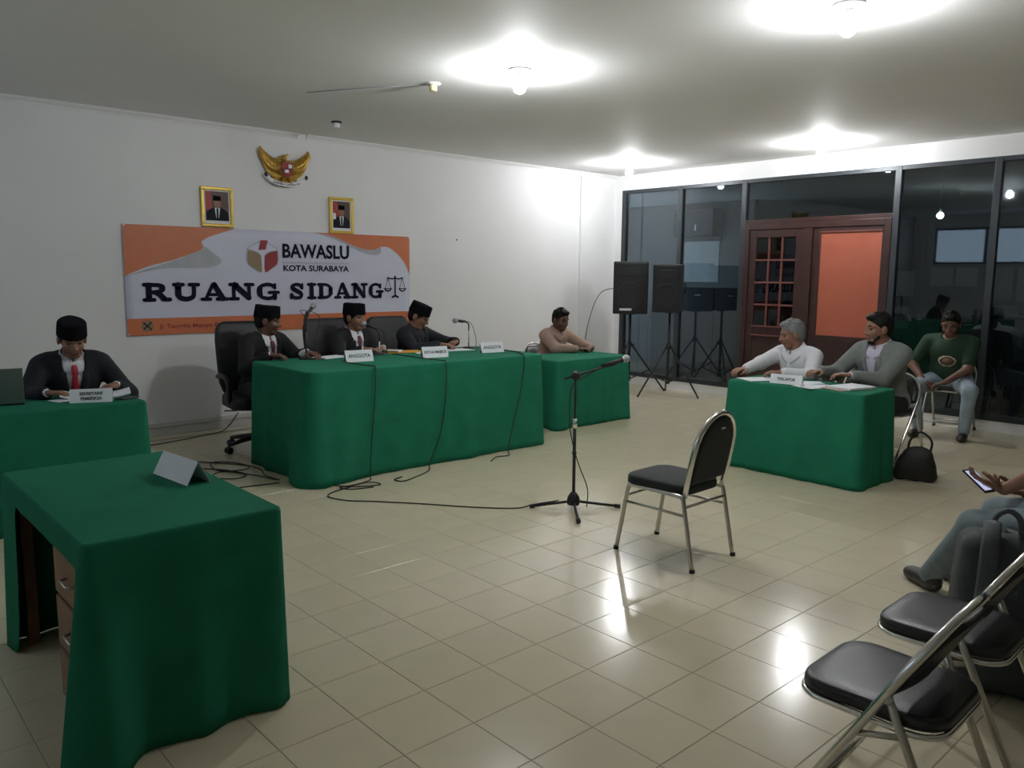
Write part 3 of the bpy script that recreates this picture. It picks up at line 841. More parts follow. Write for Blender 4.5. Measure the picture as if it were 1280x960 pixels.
def desk_mic(label, loc, rz, kind):
    t = thing('desk_microphone', label, 'microphone', loc, rz)
    if kind == 'boom':     # tall rod, cranked arm, mic pointing +y
        MB().lathe([(.065, 0), (.065, .008), (.05, .016), (.012, .02)], n=24).build('base', M_plastic, t)
        MB().cyl((0, 0, .01), (0, 0, .20), .006).build('rod', M_chrome, t)
        MB().tube(spline([(0, 0, .18), (0, 0, .235), (0, .03, .262), (0, .09, .268)], 5), .007, 8).build('arm', M_plastic, t)
        MB().tube([(0, .08, .268), (0, .13, .278)], .012, 10).build('mic_clip', M_plastic, t)
        capsule_mic(t, (0, .05, .274), (0, .21, .285))
        MB().tube(spline([(0, .05, .274), (0, -.04, .24), (0, -.10, .10), (0, -.10, .004)], 7), .003, 6).build('cable', M_rubber, t)
    elif kind == 'up':     # mic standing steeply
        MB().lathe([(.065, 0), (.065, .008), (.05, .016), (.012, .02)], n=24).build('base', M_plastic, t)
        MB().cyl((0, 0, .01), (0, 0, .25), .007).build('rod', M_plastic, t)
        MB().tube(spline([(0, 0, .24), (0, 0, .32), (0, .01, .36), (0, .03, .40)], 5), .017, 10).build('arm', M_plastic, t)
        capsule_mic(t, (0, .0, .36), (0, .11, .47))
        MB().tube(spline([(0, 0, .36), (.0, -.05, .42), (.0, .16, .36), (.0, .10, .15), (.0, .12, .004)], 7), .003, 6).build('cable', M_rubber, t)
    else:
        MB().lathe([(.06, 0), (.06, .008), (.045, .016), (.012, .02)], n=24).build('base', M_plastic, t)
        MB().cyl((0, 0, .01), (0, 0, .13), .006).build('rod', M_badge, t)
        MB().tube(spline([(0, 0, .12), (0, 0, .19), (0, .03, .235), (0, .07, .25)], 5), .008, 8).build('arm', M_plastic, t)
        capsule_mic(t, (0, .02, .235), (0, .16, .285))
        MB().tube(spline([(0, .02, .235), (0, -.04, .2), (.02, -.06, .06), (.03, -.06, .004)], 7), .003, 6).build('cable', M_rubber, t)
    return t
TZ = .8605
desk_mic('desk microphone pointing up before the judge at the open table end', (3.30, 6.28, TZ), math.radians(-75), 'up')
desk_mic('short desk microphone at the mouth of the middle judge', (4.02, 6.25, TZ), math.radians(50), 'short')
desk_mic('desk microphone on a cranked chrome rod at the free end of the judges table', (5.06, 6.24, TZ), math.radians(95), 'boom')

# cables over the table front and along the floor
def cable(label, pts, r=.0045):
    return tag(MB().tube(spline(pts, 8), r, 8).build('cable', M_rubber), label, 'cable')
zz = .006
cable('black cable running over the judges table front from the short microphone', [(3.98, 6.18, TZ+.008), (3.68, 6.08, TZ+.008), (3.43, 5.85, TZ+.008), (3.41, 5.6, TZ+.008), (3.42, 5.42, TZ+.010), (3.40, 5.345, TZ-.01), (3.38, 5.335, .6), (3.34, 5.32, .3), (3.30, 5.285, .04), (3.26, 5.24, zz), (3.05, 5.20, zz), (2.98, 5.28, zz)])
cable('black cable crossing the judges table front near its middle', [(4.10, 6.16, TZ+.008), (4.10, 5.9, TZ+.008), (4.10, 5.6, TZ+.008), (4.10, 5.42, TZ+.010), (4.09, 5.345, TZ-.01), (4.08, 5.335, .6), (4.02, 5.32, .3), (3.88, 5.29, .04), (3.8, 5.2, zz), (3.6, 5.1, zz), (3.45, 5.05, zz), (3.42, 5.13, zz), (3.52, 5.17, zz)])
cable('black cable hanging down the free end of the judges table front', [(5.15, 6.2, TZ+.008), (5.18, 5.8, TZ+.008), (5.10, 5.52, TZ+.008), (5.00, 5.42, TZ+.010), (4.99, 5.345, TZ-.01), (4.95, 5.335, .6), (4.85, 5.32, .3), (4.75, 5.29, .04), (4.68, 5.2, zz), (4.55, 5.22, zz), (4.4, 5.12, zz)])
cable('long black cable from the judges table to the microphone stand', [(3.05, 5.16, zz), (2.88, 5.12, zz), (2.79, 5.03, zz), (2.84, 4.86, zz), (2.98, 4.71, zz), (3.18, 4.47, zz), (3.42, 4.15, zz), (3.62, 3.95, zz), (3.72, 3.875, .03), (3.85, 3.76, .06)])
cable('coiled black cable on the floor at the corner of the judges table', [(3.0, 5.22, zz), (3.12, 5.12, zz), (3.26, 5.08, zz), (3.22, 5.16, .014), (3.08, 5.19, zz), (2.96, 5.17, .014), (3.02, 5.10, zz), (3.18, 5.05, zz)])
cable('tangled black cable on the floor beside the open end of the judges table', [(2.2, 7.05, zz), (2.45, 6.75, zz), (2.6, 6.55, zz), (2.75, 6.3, zz), (2.65, 6.15, .014), (2.5, 6.3, zz), (2.55, 6.55, .014), (2.7, 6.5, zz), (2.78, 6.15, zz), (2.72, 5.9, zz), (2.74, 5.7, zz)])
cable('looped black cable on the floor between the judges table and the foreground desk', [(1.9, 6.9, zz), (2.2, 6.6, zz), (2.5, 6.35, zz), (2.62, 6.05, zz), (2.5, 5.95, zz), (2.38, 6.1, zz), (2.5, 6.2, .014), (2.66, 5.95, zz), (2.72, 5.72, zz)])
cable('black cable lying along the skirting of the banner wall', [(1.6, 7.55, zz), (2.0, 7.5, zz), (2.3, 7.6, zz), (2.6, 7.66, zz), (2.9, 7.75, zz), (3.2, 7.85, .02), (3.4, 7.96, .16)])
cable('thin cable on the floor from the table corner towards the foreground desk', [(2.70, 5.62, zz), (2.5, 5.66, zz), (2.25, 5.72, zz), (2.0, 5.9, zz), (1.85, 6.2, zz)])
ps = thing('power_strip', 'black power strip with cables on the floor by the banner wall', 'power strip', (2.05, 7.45, 0), math.radians(8))
MB().lim(-.22, .22, -.03, .03, 0, .04).build('body', M_rubber, ps, bevel=.008)
for i in range(4): MB().lathe([(.019, .040), (.019, .043)], c=(-.15+.1*i, 0, 0), n=14).build('outlet', M_dark, ps)
for i in (0, 2): MB().lim(-.17+.1*i, -.13+.1*i, -.02, .02, .043, .075).build('plug', M_rubber, ps, bevel=.006)

# ================================================================ banner on the wall
BX0, BX1, BZ0, BZ1 = 2.385, 5.595, .99, 2.03
BW, BH = BX1-BX0, BZ1-BZ0
bn = thing('banner', 'orange and white hearing room banner stretched across the wall', 'banner', (BX0, YB-.012, BZ0))
bm_ = MB(); nu, nv = 40, 12
for j in range(nv+1):
    for i in range(nu+1):
        u, v = i/nu, j/nv
        bm_.v.append((u*BW, -.002-.0015*math.sin(u*19+v*4), v*BH))
for j in range(nv):
    for i in range(nu):
        q = j*(nu+1)+i
        bm_.f.append((q, q+1, q+nu+2, q+nu+1))
bm_.m = [0]*len(bm_.f); bm_.sm = [True]*len(bm_.f)
bm_.build('sheet', M_bannerw, bn, solid=.002)
def B(u, v): return (u*BW, (1-v)*BH)      # v measured down from the top edge
Mw = Matrix(((1, 0, 0, 0), (0, 0, -1, 0), (0, 1, 0, 0), (0, 0, 0, 1)))     # drawing plane -> wall (x, -depth, z)
def flat(name, polys, m, depth, th=.0006):
    q = MB()
    for pl_ in polys: q.prism(pl_, depth, depth+th, 0, Mw)
    return q.build(name, m, bn)
def sm(pts, n=6): return [(p.x, p.y) for p in spline([(a_[0], a_[1], 0) for a_ in pts], n)]
L1 = sm([B(0, .46), B(.07, .37), B(.14, .31), B(.215, .225), B(.232, .18), B(.228, .135), B(.25, .09), B(.29, .045), B(.335, 0)])
flat('orange_corner', [[B(0, 0)]+L1], M_bannero, .007)
g1 = sm([B(0, .47), B(.07, .39), B(.14, .32), B(.215, .225), B(.236, .18), B(.262, .235), B(.287, .30), B(.275, .355), B(.22, .38), B(.13, .385), B(.06, .42), B(0, .47)])
flat('grey_swoosh', [g1], M_bannerg, .006)
L2 = sm([B(.60, 0), B(.68, .03), B(.755, .115), B(.80, .15), B(.845, .16), B(.875, .125), B(.91, .13), B(.955, .22), B(.985, .33), B(1, .43)])
flat('orange_corner', [L2+[B(1, 0)]], M_bannero, .007)
g2 = sm([B(.62, .01), B(.69, .04), B(.755, .115), B(.80, .15), B(.845, .16), B(.872, .13), B(.875, .18), B(.86, .215), B(.82, .205), B(.765, .15), B(.69, .06), B(.62, .01)])
flat('grey_swoosh', [g2], M_bannerg, .006)
flat('orange_strip', [[B(0, 1), B(1, 1), B(1, .845), B(0, .845)]], M_bannero, .006)
def stroke(q, pts, w, depth, n=5, th=.0008):
    P_ = [(p.x, p.y) for p in spline([(a_[0], a_[1], 0) for a_ in pts], n)] if len(pts) > 2 else pts
    k = len(P_); Wd = w if isinstance(w, (list, tuple)) else [w, w]
    depth += .00003*(len(q.f) % 97)
    for i in range(k):
        depth += .000012
        ww = Wd[0]+(Wd[1]-Wd[0])*i/(k-1)
        q.prism([(P_[i][0]+ww/2*math.cos(2*math.pi*j/12), P_[i][1]+ww/2*math.sin(2*math.pi*j/12)) for j in range(12)], depth, depth+th, 0, Mw)
        if i < k-1:
            w2 = Wd[0]+(Wd[1]-Wd[0])*(i+1)/(k-1)
            dx, dy = P_[i+1][0]-P_[i][0], P_[i+1][1]-P_[i][1]; l = math.hypot(dx, dy) or 1
            nx_, ny_ = -dy/l, dx/l
            q.prism([(P_[i][0]-nx_*ww/2, P_[i][1]-ny_*ww/2), (P_[i+1][0]-nx_*w2/2, P_[i+1][1]-ny_*w2/2), (P_[i+1][0]+nx_*w2/2, P_[i+1][1]+ny_*w2/2), (P_[i][0]+nx_*ww/2, P_[i][1]+ny_*ww/2)], depth, depth+th, 0, Mw)
LET = {   # heavy soft slab letters on a 1 x 1 body
 'R': [([(.24, .12), (.24, .88)], .25), ([(.08, .08), (.42, .08)], .16), ([(.08, .92), (.34, .92)], .16), ([(.26, .90), (.52, .90), (.70, .84), (.74, .70), (.66, .56), (.44, .50), (.28, .50)], (.17, .17)), ([(.70, .78), (.70, .66)], .25), ([(.48, .48), (.62, .36), (.74, .15)], (.20, .25)), ([(.74, .10), (.96, .09)], .17)],
 'U': [([(.22, .90), (.22, .42), (.28, .20), (.50, .10), (.72, .20), (.78, .42), (.78, .90)], (.25, .18)), ([(.07, .92), (.40, .92)], .16), ([(.63, .92), (.95, .92)], .16), ([(.22, .80), (.22, .35)], .27)],
 'A': [([(.44, .92), (.18, .10)], (.16, .15)), ([(.50, .92), (.80, .12)], (.24, .27)), ([(.26, .34), (.66, .34)], .14), ([(.04, .08), (.34, .08)], .16), ([(.60, .08), (.98, .08)], .16)],
 'N': [([(.20, .90), (.20, .10)], .18), ([(.24, .90), (.78, .14)], .27), ([(.80, .90), (.80, .12)], .17), ([(.06, .92), (.34, .92)], .16), ([(.05, .08), (.36, .08)], .16), ([(.66, .92), (.96, .92)], .16)],
 'G': [([(.80, .74), (.68, .88), (.48, .92), (.24, .80), (.17, .50), (.24, .20), (.48, .08), (.70, .12), (.80, .24)], (.17, .17)), ([(.20, .68), (.18, .50), (.20, .32)], (.27, .27)), ([(.80, .10), (.80, .42)], .22), ([(.58, .44), (.96, .44)], .15), ([(.82, .92), (.82, .70)], .13)],
 'S': [([(.76, .72), (.66, .88), (.46, .92), (.26, .84), (.22, .70), (.34, .58), (.62, .46), (.76, .32), (.70, .14), (.50, .08), (.30, .13), (.20, .28)], (.19, .19)), ([(.28, .66), (.70, .38)], .25), ([(.80, .94), (.80, .66)], .12), ([(.16, .06), (.16, .32)], .12)],
 'I': [([(.30, .10), (.30, .90)], .27), ([(.10, .08), (.50, .08)], .16), ([(.10, .92), (.50, .92)], .16)],
 'D': [([(.24, .12), (.24, .88)], .26), ([(.08, .08), (.40, .08)], .16), ([(.08, .92), (.40, .92)], .16), ([(.28, .90), (.54, .90), (.76, .76), (.82, .50), (.76, .24), (.54, .10), (.28, .10)], (.17, .17)), ([(.80, .66), (.80, .34)], .26)],
}
def word(txt, u0, u1, v0, v1):
    adv = {'I': .62}; tot = sum(adv.get(c, 1.04) for c in txt)
    sx = (u1-u0)*BW/tot; sy = (v1-v0)*BH; x = u0*BW; yb = (1-v1)*BH
    for c in txt:
        q = MB()
        for pts, w in LET[c]:
            ww = w if isinstance(w, tuple) else (w, w)
            sc_ = (sx+sy)/2
            stroke(q, [(x+px_*sx, yb+py_*sy) for px_, py_ in pts], (ww[0]*sc_*1.04, ww[1]*sc_*1.04), .0075)
        q.build('letter', M_navyink, bn)
        x += adv.get(c, 1.04)*sx
word('RUANG', .045, .482, .525, .69)
word('SIDANG', .510, .885, .525, .69)
def btext(name, txt, size, u, v, width=None, bold=.0, m=M_navyink, depth=.0078, align='CENTER'):
    vs, fs = text_geo(txt, size, bold, align)
    if width:
        x_ = [p[0] for p in vs]; k_ = width/(max(x_)-min(x_)); mid = (max(x_)+min(x_))/2
        vs = [((p[0]-mid)*k_, p[1], p[2]) for p in vs]
    cx, cz = B(u, v)
    q = MB(); q.add([(cx+p[0], cz+p[1], depth) for p in vs], fs, 0, Mw)
    return q.build(name, m, bn)
btext('lettering', 'BAWASLU', .20, .619, .205, .25*BW, .006)
btext('lettering', 'BADAN PENGAWAS PEMILIHAN UMUM', .03, .619, .318, .25*BW, .0, M_greyink)
btext('lettering', 'KOTA SURABAYA', .085, .619, .375, .247*BW, .0025)
btext('lettering', 'Jl. Tenggilis Mejoyo Blok No. 172 Surabaya', .055, .27, .925, .36*BW, .0012, M_logored)
# small round seal on the strip
sx_, sz_ = B(.057, .915)
flat('seal', [[(sx_+.055*math.cos(a_*math.pi/8), sz_+.055*math.sin(a_*math.pi/8)) for a_ in range(16)]], M_logotan, .0072)
q = MB(); stroke(q, [(sx_-.035, sz_-.03), (sx_+.035, sz_+.035)], .014, .008); stroke(q, [(sx_-.035, sz_+.03), (sx_+.035, sz_-.035)], .014, .008)
q.build('seal_mark', M_ink, bn)
# ballot-box logo
cx, cz = B(.425, .255); s_ = .165
def LP(pts): return [(cx+p[0]*s_, cz+p[1]*s_) for p in pts]
flat('logo_shadow', [LP(sm([(-1.03, .42), (-.5, .78), (0, .95), (.55, .75), (1.03, .40), (1.02, -.42), (.6, -.80), (.05, -1.06), (-.55, -.82), (-1.02, -.45), (-1.03, .42)]))], M_bannerg, .0070)
flat('logo_top', [LP(sm([(-.95, .42), (-.5, .70), (0, .88), (.5, .70), (.95, .42), (.5, .30), (.12, .05), (.1, -.98), (-.1, -.98), (-.12, .05), (-.5, .30), (-.95, .42)]))], M_bannerw, .0078)
flat('logo_left_side', [LP(sm([(-.98, .34), (-.55, .26), (-.22, .08), (-.12, -.10), (-.12, -.98), (-.55, -.78), (-.96, -.42), (-.98, .34)]))], M_logotan, .0086)
flat('logo_right_side', [LP(sm([(.98, .34), (.55, .26), (.22, .08), (.12, -.10), (.12, -.98), (.55, -.78), (.96, -.42), (.98, .34)]))], M_logored, .0086)
flat('logo_ballot', [LP([(-.28, .36), (-.12, .98), (.36, .98), (.20, .40)])], M_logored, .0092)
# scales of justice icon
cx, cz = B(.935, .56); q = MB(); k_ = .14
S = lambda pts: [(cx+p[0]*k_, cz+p[1]*k_) for p in pts]
stroke(q, S([(0, .85), (0, -.8)]), .018, .0076); stroke(q, S([(-.28, -.92), (0, -.80), (.28, -.92)]), .022, .0076); stroke(q, S([(-.75, .72), (-.3, .62), (0, .72), (.3, .62), (.75, .72)]), .014, .0076)
for sd in (-1, 1):
    stroke(q, S([(sd*.72, .70), (sd*1.0, -.18)]), .006, .0076); stroke(q, S([(sd*.72, .70), (sd*.44, -.18)]), .006, .0076)
    stroke(q, S([(sd*1.04, -.20), (sd*.9, -.36), (sd*.72, -.40), (sd*.54, -.36), (sd*.40, -.20)]), .016, .0076)
    stroke(q, S([(sd*1.04, -.20), (sd*.40, -.20)]), .010, .0076)
q.build('scales_icon', M_navyink, bn)
for u in (.004, .996):
    for v in (.01, .99):
        x_, z_ = B(u, v); MB().lathe([(.010, 0), (.010, .006), (.004, .009)], c=(0, 0, 0), n=12, M=Matrix.Translation((x_, -.004, z_)) @ Matrix.Rotation(math.pi/2, 4, 'X')).build('eyelet', M_badge, bn)

# ================================================================ portraits and emblem
def portrait(label, x0, x1, z0, z1, flag):
    w, h = x1-x0, z1-z0
    t = thing('framed_portrait', label, 'portrait', ((x0+x1)/2, YB-.028, z0))
    f = MB(); b = .032
    f.lim(-w/2, w/2, -.005, .022, 0, b); f.lim(-w/2, w/2, -.005, .022, h-b, h); f.lim(-w/2, -w/2+b, -.005, .022, b, h-b); f.lim(w/2-b, w/2, -.005, .022, b, h-b)
    f.build('frame', M_goldframe, t, bevel=.007)
    MB().lim(-w/2+b, w/2-b, .010, .018, b, h-b).build('mount', M_paper, t)
    iw, ih = w/2-b-.014, h-b*2-.03
    zb = b+.03
    pr = MB().lim(-iw, iw, .007, .0101, zb, zb+ih-.012).build('print', M_portbg, t)
    def fl_(name, polys, m, dep):
        q = MB()
        for p in polys: q.prism(p, dep, dep+.0004, 0, Matrix(((1, 0, 0, 0), (0, 0, -1, .0065), (0, 1, 0, zb), (0, 0, 0, 1))))
        q.build(name, m, pr)
    H_ = ih-.012
    el = lambda cx, cy, rx, ry: [(cx+rx*math.cos(i*math.pi/10), cy+ry*math.sin(i*math.pi/10)) for i in range(20)]
    fl_('flag_print', [[(-iw, H_*.35), (-iw+.07, H_*.35), (-iw+.055, H_), (-iw, H_)]], M_portred, .0001)
    if flag: fl_('flag_white', [[(-iw, H_*.32), (-iw+.035, H_*.32), (-iw+.03, H_*.55), (-iw, H_*.55)]], M_paper, .0006)
    fl_('suit_print', [sm([(-iw*.98, 0), (-iw*.9, H_*.28), (-iw*.45, H_*.42), (0, H_*.46), (iw*.45, H_*.42), (iw*.9, H_*.28), (iw*.98, 0)])], M_suit, .0006)
    fl_('shirt_print', [[(-.028, H_*.44), (.028, H_*.44), (.014, H_*.10), (-.014, H_*.10)]], M_shirt, .0011)
    fl_('tie_print', [[(-.009, H_*.42), (.009, H_*.42), (.010, H_*.12), (0, H_*.08), (-.010, H_*.12)]], M_suit, .0016)
    fl_('face_print', [el(0, H_*.60, .036, .048)], M_skin, .0011)
    fl_('cap_print', [[(-.040, H_*.68), (.040, H_*.68), (.038, H_*.84), (-.038, H_*.86)]], M_velvet, .0016)
    return t
portrait('gold framed portrait of a suited figure beside the emblem, nearer the clerk', 3.125, 3.45, 2.04, 2.43, False)
portrait('gold framed portrait of a suited figure with a white flag edge, nearer the corner', 4.535, 4.838, 2.03, 2.425, True)

em = thing('wall_emblem', 'gilded spread-winged bird emblem with shield and ribbon on the wall', 'emblem', (4.015, YB-.02, 2.66))
MB().ball((0, -.02, .0), (.075, .05, .10), 16).build('body', M_gold, em)
hd = MB().ball((-.018, -.04, .115), (.034, .035, .036), 14).build('head', M_gold, em)
MB().tube([(-.045, -.045, .118), (-.085, -.045, .108), (-.092, -.045, .094)], [.016, .010, .002], 8).build('beak', M_gold, hd)
MB().tube([(.0, -.04, .14), (.02, -.035, .155), (.05, -.03, .15)], [.01, .008, .002], 8).build('crest', M_gold, hd)
for s in (-1, 1):
    MB().prism([(s*p[0], p[1]) for p in sm([(.03, -.085), (.12, -.085), (.20, -.03), (.248, .06), (.268, .15), (.262, .215), (.235, .15), (.19, .105), (.135, .085), (.085, .10), (.05, .085), (.03, -.085)], 4)][::s], .012, .03, 0, Mw).build('wing_plate', M_gold, em)
    wi = MB().tube(spline([(s*.04, -.02, .03), (s*.13, -.03, .0), (s*.21, -.03, .05), (s*.262, -.03, .15), (s*.272, -.025, .205)], 5), [.045-.0018*i for i in range(21)], 10).build('wing', M_gold, em)
    for k in range(11):
        q = k/10
        bx = s*(.03+.225*q); bz = -.055+.16*q**2
        tx_ = s*(.070+.195*q); tz_ = .095+.115*q**1.6
        MB().tube([(bx, -.015-.003*(k % 2), bz), ((bx+tx_)/2+s*.012, -.035-.004*(k % 2), (bz+tz_)/2), (tx_, -.02, tz_)], [.020, .022, .006], 6).build('feather', M_gold, wi)
    MB().tube([(s*.03, -.03, -.09), (s*.05, -.04, -.13), (s*.06, -.045, -.145)], [.018, .014, .016], 8).build('leg', M_gold, em)
for k in range(7):
    a_ = (k-3)*.14
    MB().tube([(.02*(k-3)/3, -.01, -.08), (math.sin(a_)*.14, -.02, -.08-math.cos(a_)*.10)], [.014, .009], 6).build('tail_feather', M_gold, em)
sh = MB().prism(sm([(-.062, .06), (0, .068), (.062, .06), (.060, -.02), (.035, -.065), (0, -.085), (-.035, -.065), (-.060, -.02), (-.062, .06)], 4), .066, .078, 0, Mw)
sho = sh.build('shield', M_logored, em)
MB().prism([(-.03, -.035), (.012, -.035), (.012, .0), (-.03, .0)], .078, .081, 0, Mw).build('shield_field', M_paper, sho)
MB().prism([(-.062, -.012), (.062, .004), (.062, .012), (-.062, -.004)], .079, .081, 0, Mw).build('shield_bar', M_ink, sho)
MB().prism([(.012, .012), (.05, .014), (.05, .05), (.012, .052)], .078, .081, 0, Mw).build('shield_field', M_paper, sho)
rb = MB()
ribp = [(-.215, -.075), (-.18, -.115), (-.12, -.14), (-.06, -.152), (0, -.157), (.06, -.152), (.12, -.14), (.18, -.115), (.215, -.09)]
R_ = [(p.x, p.y) for p in spline([(a_[0], a_[1], 0) for a_ in ribp], 4)]
rb.prism([(x_, z_+.020) for x_, z_ in R_]+[(x_, z_-.020) for x_, z_ in reversed(R_)], .05, .056, 0, Mw)
rbo = rb.build('ribbon', M_paper, em)
for s in (-1, 1):
    MB().tube([(s*.215, -.053, -.082), (s*.232, -.05, -.065), (s*.222, -.05, -.045)], [.018, .016, .010], 8).build('ribbon_curl', M_ink, rbo)
vs, fs = text_geo('BHINNEKA TUNGGAL IKA', .024, .0006)
x_ = [p[0] for p in vs]; kx = .30/(max(x_)-min(x_))
MB().add([(p[0]*kx, p[1]-.155+.45*(p[0]*kx)**2*2, .0568) for p in vs], fs, 0, Mw).build('motto', M_ink, rbo)
MB().lim(-.14, .14, -.004, .02, -.11, .06).build('back_plate', M_gold, em)
for s in (-1, 1):
    pass
tag(MB().lathe([(.008, 0), (.008, .012), (.003, .016)], n=10, M=Matrix.Translation((6.32, YB, 2.02)) @ Matrix.Rotation(math.pi/2, 4, 'X')).build('wall_nail', M_ink), 'single dark nail head in the white wall beside the banner', 'nail')

# ================================================================ cards, papers, laptop
def name_card(label, loc, rz, lines, w=.24, h=.085, lean=.35):
    """folded tent card, text side towards -y"""
    t = thing('name_card', label, 'name card', loc, rz)
    dy = h*math.tan(lean)
    q = MB(); th = .0012
    q.add([(-w/2, -dy, 0), (w/2, -dy, 0), (w/2, 0, h), (-w/2, 0, h), (w/2, dy, 0), (-w/2, dy, 0)], [(0, 1, 2, 3), (3, 2, 4, 5)])
    c = q.build('card', M_paper, t, solid=.0015)
    n = len(lines)
    for i, tx in enumerate(lines):
        vs, fs = text_geo(tx, h*(.42 if n == 1 else .30), .0008)
        x_ = [p[0] for p in vs]; k_ = min(1.0, w*.86/(max(x_)-min(x_)))
        zc = h*(.5 if n == 1 else (.66-.36*i))
        pts = []
        for p in vs:
            z = zc+p[1]*k_
            pts.append((p[0]*k_, -dy*(1-z/h)-.0022, z))
        MB().add(pts, fs).build('lettering', M_ink, t)
    return t
name_card('white name card reading ANGGOTA in front of the judge at the open end', (3.56, 5.86, TZ), math.radians(-6), ['ANGGOTA'], .25, .095)
name_card('white name card reading KETUA MAJELIS before the judge writing', (4.27, 5.75, TZ), math.radians(-10), ['KETUA MAJELIS'], .25, .095)
name_card('white name card reading ANGGOTA at the free end of the judges table', (4.98, 5.80, TZ), math.radians(-8), ['ANGGOTA'], .25, .095)
name_card('white name card with two printed lines in front of the red tie', (1.44, 5.66, .751), math.radians(-22), ['SEKRETARIS', 'PEMERIKSA'], .25, .085)
name_card('white name card on the table of the two men', (5.99, 3.30, .737), math.radians(-82), ['TERLAPOR'], .26, .075)
name_card('blank tilted name card on the foreground desk', (1.165, 3.32, .751), math.radians(-84), [], .30, .09, .5)
def sheet(label, loc, rz, w=.21, d=.297, n=1, m=M_paper, name='paper_sheet', curl=.0):
    q = MB(); th = .0012*n; k = 10
    for j, zf in ((0, 0), (1, th)):
        for i in range(k+1):
            u = i/k-.5
            z = zf+curl*(max(0, abs(u)-.15)**2)*4
            q.v += [(u*w, -d/2, z), (u*w, d/2, z)]
    o = 2*(k+1)
    for i in range(k):
        a_ = 2*i
        q.f += [(a_, a_+1, a_+3, a_+2), (o+a_, o+a_+2, o+a_+3, o+a_+1), (a_, a_+2, o+a_+2, o+a_), (a_+1, o+a_+1, o+a_+3, a_+3)]
    q.f += [(0, o, o+1, 1), (2*k, 2*k+1, o+2*k+1, o+2*k)]
    q.m = [0]*len(q.f); q.sm = [False]*len(q.f)
    ob = q.build(name, m); ob.location = loc; ob.rotation_euler = (0, 0, rz)
    return tag(ob, label, 'paper' if m == M_paper else 'envelope')
sheet('open stack of white pages in front of the red tie', (1.53, 5.90, .7515), math.radians(-15), .42, .28, 8, curl=.05)
sheet('loose white sheet under the hand of the man with the red tie', (1.32, 5.83, .7515), math.radians(20), .15, .12, 4)
sheet('white sheet by the hands of the judge at the open end', (3.55, 6.30, TZ+.0005), math.radians(12), .30, .21, 2)
sheet('yellow envelope on the judges table by the short microphone', (4.33, 6.33, TZ+.0005), math.radians(-20), .34, .24, 3, M_env, 'envelope')
sheet('white pages beside the yellow envelope', (4.50, 6.11, TZ+.0005), math.radians(-25), .30, .2, 2)
sheet('white folded sheet on the yellow envelope', (4.21, 6.36, TZ+.0052), math.radians(35), .12, .2, 2, curl=.03)
sheet('white sheet under the pen of the judge beside the desk microphone', (4.86, 6.18, TZ+.0005), math.radians(-8), .30, .21, 2)
sheet('white sheet before the man in the white shirt', (6.08, 3.60, .7375), math.radians(62), .23, .30, 2)
sheet('white sheet between the two men at the table', (6.16, 3.24, .7375), math.radians(40), .21, .30, 2)
sheet('white sheet at the table edge beside the paper stack', (6.03, 3.07, .7375), math.radians(72), .21, .30, 2)
sheet('thick white document stack before the grey blazer', (6.15, 2.84, .7415), math.radians(78), .22, .31, 12)
sheet('brown folder under the document stack', (6.10, 2.86, .7375), math.radians(70), .24, .33, 3, M_logotan, 'folder')
b_ = thing('mobile_phone', 'dark phone lying beside the pages near the table corner', 'phone', (1.66, 5.66, .752), math.radians(-62))
MB().lim(-.035, .035, -.07, .07, 0, .009).build('body', M_plastic, b_, bevel=.003); MB().lim(-.031, .031, -.062, .062, .009, .0095).build('screen', M_bagk, b_)
b_ = thing('water_bottle_cap', 'small shiny bottle cap beside the name card of the two men', 'cap', (5.93, 3.14, .737))
MB().lathe([(.018, 0), (.018, .022), (.014, .025)], n=18).build('shell', M_white, b_); MB().lathe([(.0185, .002), (.0185, .006)], n=18).build('ring', M_white, b_)
pn = thing('pen', 'dark pen on the judges table at the open end', 'pen', (3.36, 6.20, TZ+.005), math.radians(-20))
MB().tube([(-.07, 0, 0), (.05, 0, 0), (.07, 0, 0)], [.005, .005, .001], 8).build('barrel', M_plastic, pn); MB().tube([(-.085, 0, 0), (-.02, 0, 0)], .006, 8).build('cap', M_plastic, pn)
lp = thing('laptop', 'open grey laptop seen from behind on the left green table', 'laptop', (.915, 5.86, .751), math.radians(-10))
MB().lim(-.18, .18, -.02, .23, 0, .018).build('base', M_dark, lp, bevel=.004)
MB().lim(-.16, .16, .04, .18, .018, .020).build('keyboard', M_plastic, lp)
Ml = Matrix.Translation((0, -.02, .012)) @ Matrix.Rotation(math.radians(14), 4, 'X')
lid = MB().lim(-.18, .18, -.010, 0, 0, .235, 0, Ml).build('lid', mat('laptop_grey', (.17, .21, .20), .4, .2), lp, bevel=.003)
MB().lim(-.165, .165, 0, .001, .015, .22, 0, Ml).build('screen', M_bagk, lid)

